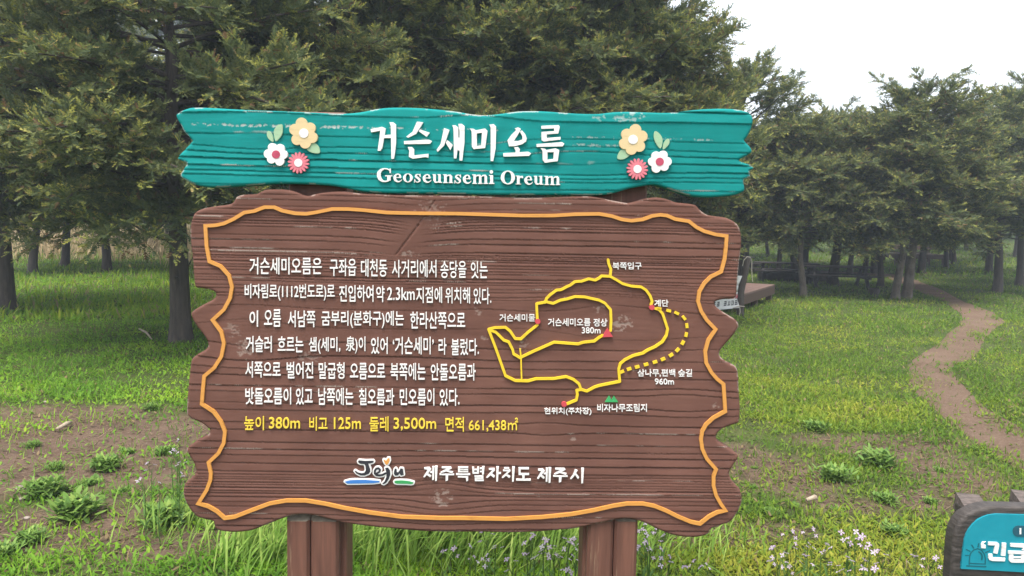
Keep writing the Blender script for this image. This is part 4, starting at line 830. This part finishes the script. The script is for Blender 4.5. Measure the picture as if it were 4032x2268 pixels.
mb = MB(); a = G(2985, 1104); b2_ = G(3290, 1112); mb.tube([(a[0], a[1], .1), ((a[0] + b2_[0]) / 2, (a[1] + b2_[1]) / 2, .13), (b2_[0], b2_[1], .1)], [.15, .17, .14], 9)
o = mb.build("fallen_log", M['bark'], smooth=True); tag(o, "long dark log lying on the grass in front of the picnic tables", "log")

def deck(loc, rz, L, Wd, H, label):
    """corner at loc, runs L along local -x and Wd along local +y"""
    r = empty("wooden_deck", (loc[0], loc[1], float(hgt(*loc[:2]))), rz); tag(r, label, "deck", "low wooden platforms")
    mb = MB(); n = int(Wd / .125)
    for i in range(n): mb.box((-L / 2, (i + .5) * Wd / n, H - .015), (L, Wd / n - .006, .03))
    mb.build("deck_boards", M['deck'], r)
    mb = MB(); f = .17
    for y in (.02, Wd - .02): mb.box((-L / 2, y, H - .032 - f / 2), (L, .04, f))
    for x in (-.02, -L + .02): mb.box((x, Wd / 2, H - .032 - f / 2), (.04, Wd - .082, f))
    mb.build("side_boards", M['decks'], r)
    for x in (-.10, -L / 2, -L + .10):
        for y in (.10, Wd - .10):
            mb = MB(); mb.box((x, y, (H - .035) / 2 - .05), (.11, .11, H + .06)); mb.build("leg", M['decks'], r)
    return r
deck((5.63, 16.4), R_(60.3), 2.95, 1.7, .37, "brown wooden deck on short legs just right of the board edge")
d2 = G(3667, 1003); deck(d2, R_(-4), 2.5, 2.0, .46, "low dark platform in the meadow behind the pale pair of trunks")
d3 = G(3734, 944); deck(d3, R_(-8), 2.1, 1.8, .5, "distant low platform beside the forked meadow trunk")

sx_, sy_ = G(2914, 1248)
st = empty("wooden_stake", (sx_, sy_, float(hgt(sx_, sy_)))); tag(st, "grey brown wooden stake with string looped over its top beside the board", "stake")
mb = MB(); mb.tube([(0, 0, -.15), (0, 0, .05), (-.01, .01, .45), (.05, 0, .8), (.085, 0, 1.03), (.088, 0, 1.05)], [.062, .062, .066, .060, .058, .045], 10); mb.build("shaft", M['stake'], st, True)
for q in ([(-.02, -.075, .90), (.0, -.07, 1.0), (.06, -.05, 1.06), (.12, -.02, 1.05), (.16, 0, .98), (.165, 0, .82), (.19, 0, .62)], [(-.16, -.08, .16), (-.05, -.08, .20), (.05, -.07, .19), (.065, 0, .19)], [(-.04, -.085, .19), (-.03, -.09, .1), (-.045, -.09, .02)]):
    mb = MB(); mb.tube(q, .0085, 5); mb.build("string", M['rope'], st)
# banner: stretches left from the stake behind the board, its lower edge sagging
def bn(u, v):                                   # u 0..1 leftwards, v 0..1 upwards
    x = -.03 - 2.0 * u - .07 * (1 - abs(2 * v - 1) ** 1.5) * (u < .02); z = .17 + .56 * v - .10 * math.sin(math.pi * u) * (1 - v); y = -.085 + .10 * math.sin(u * 3.1) + .035 * math.sin(v * 5 + u * 9); return (x, y, z)
nu, nv = 40, 14; vv = [bn(i / nu, j / nv) for i in range(nu + 1) for j in range(nv + 1)]; vv += [(x, y + .003, z) for x, y, z in vv]; o_ = (nu + 1) * (nv + 1)
ff = []
for i in range(nu):
    for j in range(nv): a = i * (nv + 1) + j; ff += [(a, a + 1, a + nv + 2), (a, a + nv + 2, a + nv + 1), (o_ + a, o_ + a + nv + 2, o_ + a + 1), (o_ + a, o_ + a + nv + 1, o_ + a + nv + 2)]
bnr = empty("banner", (sx_, sy_, float(hgt(sx_, sy_)))); tag(bnr, "white cloth banner with small black and coloured printing tied to the stake", "banner")
link("cloth", mesh_np("cloth", vv, ff, smooth=True), M['cloth'], bnr)
rng = np.random.default_rng(9)
for nm, v0, v1, mats in (("black_print", .10, .24, ['black']), ("coloured_print", .30, .42, ['red', 'mgreen', 'red'])):
    for mi, mk in enumerate(mats):
        V = []; F = []
        for i in range(26):
            if len(mats) > 1 and (i // 3) % 3 != mi: continue
            if i % 5 == 4: continue
            for (a, b_, c_, d_) in ((.0, .0, .7, .2), (.0, .4, .8, .55), (.1, .8, .7, 1), (.3, .1, .5, .9), (.72, .0, .9, 1)):
                if rng.random() < .25: continue
                u0 = .02 + i * .03; p = [bn(u0 + (1 - q) * .024, v0 + w * (v1 - v0)) for q, w in ((a, b_), (c_, b_), (c_, d_), (a, d_))]
                k = len(V); V += [(x, y - .004, z) for x, y, z in p]; F += [(k, k + 1, k + 2), (k, k + 2, k + 3)]
        if V: link(nm, mesh_np(nm, V, F), M[mk], bnr)

# ================================================================== SECOND SIGN (cut by the right edge)
EP = Plane((1.45, 2.42, 0), R_(-2.0)); es = empty("emergency_sign", (1.45, 2.42, 0), R_(-2.0))
tag(es, "low charcoal wooden sign with rounded corner and turquoise panel at the lower right", "sign")
ck = crop(3680, 1900, 3.9375)
FO = ck([(215,2100),(250,1600),(285,1050),(300,900),(325,765),(375,650),(450,552),(560,474),(700,415),(850,384),(1000,380),(1386,388),(2400,412),(2600,420),(2740,470),(2830,580),(2870,730),(2900,1050),(2940,2100)])
def emer_relief(x, z):
    t = z / .016 + 1.2 * fbm(x * 3, z * 2, 61); k = np.floor(t); f = t - k; A = vnoise(k * 3.3, x * 1.5, 62); A = np.clip(A * 2.2 - .9, 0, 1)
    return -.004 * A * np.exp(-((f - .5) / .16) ** 2) + .0008 * (fbm(x * 12, z * 120, 63) - .5), np.zeros_like(x)
fb = carved_board("frame_board", [EP(*p) for p in smooth_closed(FO, 4)], emer_relief, M['char'], es, thick=.052, sx=.010, sz=.003, rnd=.012, seed=8)
TP_ = ck([(395,1325),(412,1150),(430,1000),(447,880),(475,790),(515,715),(570,645),(640,580),(720,530),(820,493),(940,477),(1386,489),(2100,508),(2250,512),(2380,540),(2480,620),(2550,740),(2590,900),(2610,1050),(2620,1440),(1386,1380)])
raised("turquoise_panel", [TP_], M['aqua'], fb, .006, -.004, P=EP)
raised("number_pill", [ck(q) for q in stroke([(1278, 740, 172), (1900, 755, 172)], 24)], M['navy'], fb, .0075, .0055, P=EP)
lettering("pill_number", [("11", *ck([(1292, 693)])[0], *ck([(1398, 785)])[0])], EP, M['white'], fb, .03, .009)
KG = [[(770,898),(740,915),(735,945),(765,950),(765,1000),(700,998),(698,940),(715,905)],[(808,905),(940,908),(972,925),(975,960),(948,1085),(888,1075),(912,955),(806,952)],[(1020,918),(1085,922),(1070,1120),(1005,1115)],[(810,1090),(870,1090),(872,1130),(890,1145),(1070,1150),(1062,1200),(870,1197),(825,1180),(808,1150)],
      [(1150,925),(1400,935),(1450,945),(1445,1035),(1330,1030),(1350,990),(1150,975)],[(1118,1040),(1480,1050),(1480,1095),(1115,1085)],[(1130,1098),(1195,1098),(1195,1220),(1150,1212),(1125,1185)],[(1320,1100),(1385,1100),(1380,1195),(1350,1222),(1310,1222)],[(1180,1128),(1340,1130),(1340,1155),(1180,1152)],[(1130,1170),(1385,1175),(1378,1205),(1345,1224),(1160,1220)]]
raised("lettering", [ck(q) for q in KG], M['white'], fb, .010, .004, P=EP)
SI = []
for path, w in (([(520,1255),(528,1130),(545,1080),(590,1030),(650,1012),(710,1035),(755,1100),(768,1160),(768,1250)], 17), ([(480,1278),(778,1290)], 17), ([(520,1238),(765,1248)], 15), ([(668,1062),(705,1090),(722,1130),(714,1182)], 22), ([(655,985),(668,932)], 18), ([(588,1002),(560,957)], 20), ([(533,1052),(475,1025)], 16), ([(510,1115),(462,1115)], 14), ([(775,1070),(835,1045)], 15)):
    SI += stroke([(*q, w / 3.9375) for q in ck(path)])
raised("siren_symbol", SI, M['daqua'], fb, .0068, .0055, P=EP)
for x0, x1, yt in ((318, 745, 190), (1212, 1620, 138)):
    a, _ = EP(*ck([(x0, 450)])[0]); b, zt = EP(*ck([(x1, yt)])[0]); w = (b - a) * 1.02; zt -= .062; a += .062; b += .062
    mb = MB(); mb.box(((a + b) / 2, .054 + .035, (zt - .3) / 2), (w, .07, zt + .3), bev=.008); p_ = mb.build("post", M['char'], es)
    mb = MB(); vz = zt - .002; mb.add([((a + b) / 2 - w * .46, .062, vz), ((a + b) / 2 + w * .46, .062, vz), ((a + b) / 2 + w * .46, .122, vz + .022), ((a + b) / 2 - w * .46, .122, vz + .028), ((a + b) / 2 - w * .5, .056, vz - .03), ((a + b) / 2 + w * .5, .056, vz - .03), ((a + b) / 2 + w * .5, .125, vz - .03), ((a + b) / 2 - w * .5, .125, vz - .03)], [(0, 1, 2, 3), (4, 5, 1, 0), (5, 6, 2, 1), (6, 7, 3, 2), (7, 4, 0, 3)])
    mb.build("cut_top", M['greyend'], p_)

# ================================================================== WEEDS, FLOWERS, STONES
def weed_mesh(seed, n, upright, L0, L1, w):
    rng = np.random.default_rng(seed); Vs, Ts, Cs, b = [], [], [], 0
    for st_ in range(1):
        m = n; a0 = rng.uniform(0, 6.28); ox = rng.normal(0, .045 if upright else 0, 2)
        ox = ox * 0; hz = rng.random(m) ** .7 * (.085 if upright else .02); P = np.stack([np.full(m, ox[0]) + rng.normal(0, .05, m), np.full(m, ox[1]) + rng.normal(0, .055, m), hz], 1)
        V, T = blades(P, rng.uniform(0, 6.28, m), rng.uniform(L0, L1, m), rng.uniform(.7, 1.25, m) * w, rng.uniform(.45, 1.4, m), rng.uniform(-.1, .5, m), 4, .45)
        c = pal(np.clip(rng.normal(.5, .2, m), 0, 1), [(0, (.06, .13, .03)), (.5, (.125, .225, .045)), (1, (.25, .35, .08))]); Vs.append(V); Ts.append(T + b); Cs.append(np.repeat(c, 9, 0)); b += len(V)
    me = mesh_np("weed_plant", np.concatenate(Vs), np.concatenate(Ts), np.concatenate(Cs)); me.materials.append(M['weed']); return me
WM = [weed_mesh(1, 420, True, .03, .085, .016), weed_mesh(2, 330, True, .03, .09, .021), weed_mesh(3, 130, False, .035, .11, .024), weed_mesh(4, 360, True, .03, .085, .011)]
lq = crop(0, 1300, 1.497)
WEEDS = [(lq, 270, 975, 250, 0, "wide leafy weed clump on bare soil, upper one of two big clumps far left"), (lq, 450, 1105, 300, 1, "big dark green bushy weed clump in front of another on the bare soil at left"), (lq, 750, 722, 115, 2, "pointed leafy weed alone on the bare soil left of the sign"), (lq, 970, 730, 125, 0, "small dark weed tuft on bare soil beside the purple flowers left of the board"),
 (lq, 620, 820, 200, 0, "low spreading weed in the middle of the left soil patch"), (lq, 530, 905, 150, 2, "bright weed just above the two big clumps on the left soil"), (lq, 190, 690, 100, 3, "tiny weed at the upper left of the bare soil"), (lq, 330, 822, 120, 3, "flat thin weed left of the low spreading weed on the soil"), (lq, 980, 1140, 300, 1, "tall bright green weed bush right under the lower left corner of the board"), (lq, 30, 1330, 170, 1, "weed clump cut by the left edge near the bottom corner"), (lq, 175, 1250, 180, 0, "yellowish weed beside the clump at the bottom left corner"), (lq, 730, 945, 100, 2, "small round-leaved weed between the big clumps and the board corner"), (lq, 890, 470, 110, 3, "light weed at the grass edge left of the sign"),
 (c6r, 880, 885, 210, 1, "broad light green weed clump in the middle of the right soil patch"), (c6r, 1130, 800, 220, 1, "upper light green weed clump right of the broad one on the soil patch"), (c6r, 1180, 1015, 140, 0, "leafy weed on dark soil left of the charcoal sign"), (c6r, 895, 1060, 95, 2, "pale star-shaped weed on bare soil between two leafy clumps"), (c6r, 500, 1090, 120, 3, "spiky upright weed near the board's lower right side"), (c6r, 1230, 1210, 160, 1, "large-leaved weed just left of the charcoal sign"), (c6r, 180, 1320, 75, 2, "small fresh weed under the lower right corner of the board"), (c6r, 305, 1320, 80, 2, "second fresh weed, right of the small one under the board corner"), (c6r, 1500, 830, 85, 2, "small weed on the far side of the right soil patch near the path"), (c6r, 770, 590, 140, 0, "yellow-green weed in the grass above the right soil patch"), (c6r, 1440, 1020, 85, 0, "small weed above the rounded corner of the charcoal sign"), (c6r, 395, 930, 65, 3, "tiny weed on brown soil close to the board's right edge"), (c6r, 645, 1035, 85, 2, "flat weed rosette below the bare soil right of the board"), (c6r, 405, 815, 45, 3, "tiniest sprout above the brown soil at the board's right edge")]
rng = np.random.default_rng(31)
for f_, x, y, w, k, lb in WEEDS:
    px, py = f_([(x, y)])[0]; g = G(px, py); d = math.hypot(*g); wpx = w / 1.497 / FPX * d
    o = bpy.data.objects.new("weed_plant", WM[k]); COL.objects.link(o); o.location = (g[0], g[1], float(hgt(*g)) - .005); s = wpx / (.30 if k != 2 else .30); o.scale = (s, s, s * .95); o.rotation_euler = (0, 0, rng.uniform(0, 6.28))
    tag(o, lb, "weed", "leafy weeds on the bare soil")

def flower_mesh(seed, n):
    rng = np.random.default_rng(seed); V = []; T = []; C = []; heads = []
    for i in range(n):
        a = rng.uniform(0, 6.28); r = rng.uniform(.008, .05) if n > 1 else 0; z = .36 + rng.uniform(-.035, .02); heads.append((r * math.cos(a), r * math.sin(a), z))
        cx, cy, cz = heads[-1]; t = rng.normal(0, .5, 2); ph = rng.uniform(0, 6.28); s = rng.uniform(.55, .8)
        nrm = Vector((t[0], t[1] - .55, 1)).normalized(); ux = nrm.orthogonal().normalized(); uy = nrm.cross(ux); tone = rng.uniform(0, 1)
        for k in range(4):
            b = ph + k * math.pi / 2; e = ux * math.cos(b) + uy * math.sin(b); f = ux * -math.sin(b) + uy * math.cos(b); c = Vector((cx, cy, cz)); j = len(V)
            V += [c, c + e * .010 * s + f * .0055 * s + nrm * .003, c + e * .017 * s + f * .004 * s, c + e * .018 * s - f * .004 * s, c + e * .010 * s - f * .0055 * s + nrm * .003]
            T += [(j, j + 1, j + 2), (j, j + 2, j + 3), (j, j + 3, j + 4)]
            o_ = np.array([.42, .25, .50]) * (1 - tone) + np.array([.58, .46, .65]) * tone; C += [np.array([.78, .76, .72]), o_, o_ * .93, o_ * .93, o_]
    ms = []
    for i in range(n):
        me = mesh_np("flower_head", np.array([tuple(q) for q in V])[i * 20:i * 20 + 20], np.array(T)[i * 12:i * 12 + 12] - i * 20, np.array(C)[i * 20:i * 20 + 20]); me.materials.append(M['petal']); ms.append(me)
    mb = MB(); mb.tube([(0, .0, -.02), (.012, .004, .12), (.004, .0, .25), (0, 0, .33)], [.0035, .003, .0025, .002], 5, False)
    for h in heads: mb.tube([(0, 0, .30), (h[0] * .6, h[1] * .6, .335), h], .0014, 4, False)
    sv = np.array([tuple(p) for p in mb.v]); st = []
    for q in mb.f: st += [(q[0], q[1], q[2]), (q[0], q[2], q[3])] if len(q) == 4 else [q]
    m = 12; P = np.stack([np.zeros(m), np.zeros(m), rng.uniform(.02, .24, m)], 1); bv, bt = blades(P, rng.uniform(0, 6.28, m), rng.uniform(.03, .08, m), rng.uniform(.005, .012, m), rng.uniform(.5, 1.1, m), rng.uniform(0, .6, m), 2)
    me2 = mesh_np("stem", np.r_[sv, bv], np.r_[np.array(st), bt + len(sv)], np.r_[np.tile([.10, .17, .045], (len(sv), 1)), np.tile([.08, .16, .035], (len(bv), 1))]); me2.materials.append(M['weed'])
    return me2, ms
FM = [flower_mesh(1, 1), flower_mesh(2, 2), flower_mesh(3, 3), flower_mesh(4, 4), flower_mesh(5, 5)]
def at_h(px, py, h):
    d = ray(px, py); t = (h - EYE) / d[2]; return (d[0] * t, d[1] * t)
f7 = crop(1300, 2060, 2.576)
FL = [(lq, [(895,793,3),(1010,725,1),(1045,710,1),(1060,640,1),(1055,782,2),(1062,845,1),(850,885,1),(940,915,0)], "lilac wildflower on a thin stem at the left edge of the board"),
 (f7, [(1220,285,3),(1130,325,1),(1420,275,0),(1475,375,2),(1570,400,2),(1590,360,0),(1605,120,3),(1680,235,2),(1855,385,3)], "lilac wildflower standing in the long grass midway between the two posts"),
 (f7, [(2000,155,2),(2050,140,0),(2075,290,4),(2240,225,3),(2270,260,4),(2330,315,2),(2420,160,2),(2500,190,4),(2550,150,4),(2490,345,2),(2390,465,3),(2380,520,3),(2160,190,2)], "lilac wildflower close to the left side of the right post"),
 (c6, [(1390,910,4),(1420,1020,4),(1380,1080,2),(1520,960,4),(1350,1110,1),(1495,1200,2),(1575,1155,1)], "lilac wildflower close to the right side of the right post"),
 (c6r, [(600,1190,3),(720,1175,3),(560,1310,3),(545,1345,4),(655,1260,1),(745,1265,2),(960,1195,4),(1000,1220,3),(1085,1285,2),(800,1270,1),(840,1310,1)], "lilac wildflower in the yellowish weeds in front of the right soil patch"),
 (c6r, [(975,1345,2),(1165,1325,3),(1050,1385,3),(1080,1415,3),(1440,1345,3),(1360,1365,3),(915,1415,2),(720,1360,3),(590,1395,3),(860,1375,2)], "lilac wildflower at the bottom edge left of the charcoal sign"),
 (c6r, [(40,1375,4),(130,1395,2)], "lilac wildflower at the bottom edge under the board's lower right corner")]
for f_, pts, lb in FL:
    for x, y, k in pts:
        px, py = f_([(x, y)])[0]; s = rng.uniform(.72, 1.05); h = .36 * s
        if py > 2200: s *= .85; h = .36 * s
        xx, yy = at_h(px, py, h); r = empty("wildflower", (xx, yy, float(hgt(xx, yy))), rng.uniform(0, 6.28)); r.scale = (s, s, s); r.empty_display_size = .05
        tag(r, lb, "flower", "lilac wildflowers")
        for nm, me in [("stem", FM[k][0])] + [("flower_head", q) for q in FM[k][1]]:
            o = bpy.data.objects.new(nm, me); COL.objects.link(o); o.parent = r

def stone(px, py, w, seed, label):
    rng = np.random.default_rng(seed); g = G(px, py); d = math.hypot(*g); r = w / FPX * d / 2; V = []; F = []; n, m = 12, 7
    for i in range(m):
        for j in range(n):
            a, b = math.pi * i / (m - 1), 6.283 * j / n; k = 1 + .25 * (float(vnoise(math.cos(b) * 1.4 + seed, math.sin(b) * 1.4 + i * .5, seed)) - .5) * 2
            V.append((r * k * math.sin(a) * math.cos(b), r * .75 * k * math.sin(a) * math.sin(b), r * .5 * math.cos(a)))
    for i in range(m - 1):
        for j in range(n): a = i * n + j; b = i * n + (j + 1) % n; F += [(a, a + n, b + n), (a, b + n, b)]
    o = link("stone", mesh_np("stone", V, F, smooth=True), M['stone']); o.location = (g[0], g[1], float(hgt(*g)) + r * .2); o.rotation_euler = (0, 0, rng.uniform(-.4, .4)); tag(o, label, "stone", "stones on the bare soil")
for i, (x, y, w, lb) in enumerate(((120, 938, 55, "pale rounded stone at the left edge beside the upper big weed clump"), (160, 1112, 38, "small pale stone left of the dark bushy weed clump"), (125, 1000, 42, "flat brown stone between the two pale stones at the left edge"), (1290, 1275, 45, "flat pinkish stone under the left post side of the board"), (268, 425, 26, "tiny stone at the grass edge far left"))):
    px, py = lq([(x, y)])[0]; stone(px, py, w / 1.497, i + 3, lb)
for px0, py0, px1, py1, lb, sd in ((548, 1303, 598, 1345, "pale broken stick in the grass left of the sign, below the stout trunk", 1), (225, 1705, 280, 1676, "dry stick on the bare soil patch at left", 2), (3175, 1989, 3215, 1985, "pale scrap of wood on the soil right of the board", 3)):
    a, b = G(px0, py0), G(px1, py1); za, zb = float(hgt(*a)) + .03, float(hgt(*b)) + .03; mb = MB(); mx_ = ((a[0] + b[0]) / 2 + .02, (a[1] + b[1]) / 2, (za + zb) / 2 + .015); mb.tube([(*a, za), mx_, (*b, zb)], [.012, .016, .008], 6)
    o = mb.build("dry_stick", M['twig'], smooth=True); tag(o, lb, "stick")
sx2, sy2 = G(3440, 1165); mb = MB(); mb.tube([(0, 0, -.05), (0, 0, .05), (.01, 0, .16), (.01, 0, .18)], [.15, .13, .12, .10], 12); o = mb.build("tree_stump", M['bark'], smooth=False); o.location = (sx2, sy2, float(hgt(sx2, sy2))); tag(o, "low dark stump in the grass in front of the nearest picnic table", "stump")

# ================================================================== ADDED VEIL
mb = MB(); mb.box((0, 9, 9.5), (252, 252, 25)); hz = mb.build("veil", None)  # volume added to stand in for veiling glare and lift dark shadows
hm = bpy.data.materials.new("thin_veil"); hm.use_nodes = True; n = hm.node_tree; n.nodes.remove(n.nodes["Principled BSDF"]); pv = n.nodes.new("ShaderNodeVolumePrincipled")
pv.inputs["Color"].default_value = (.74, .86, 1.0, 1); pv.inputs["Density"].default_value = .0023; n.links.new(pv.outputs[0], n.nodes["Material Output"].inputs["Volume"]); hz.data.materials.append(hm)
tag(hz, "thin pale haze added to lift the shadows between the trees", "veil", kind='stuff')
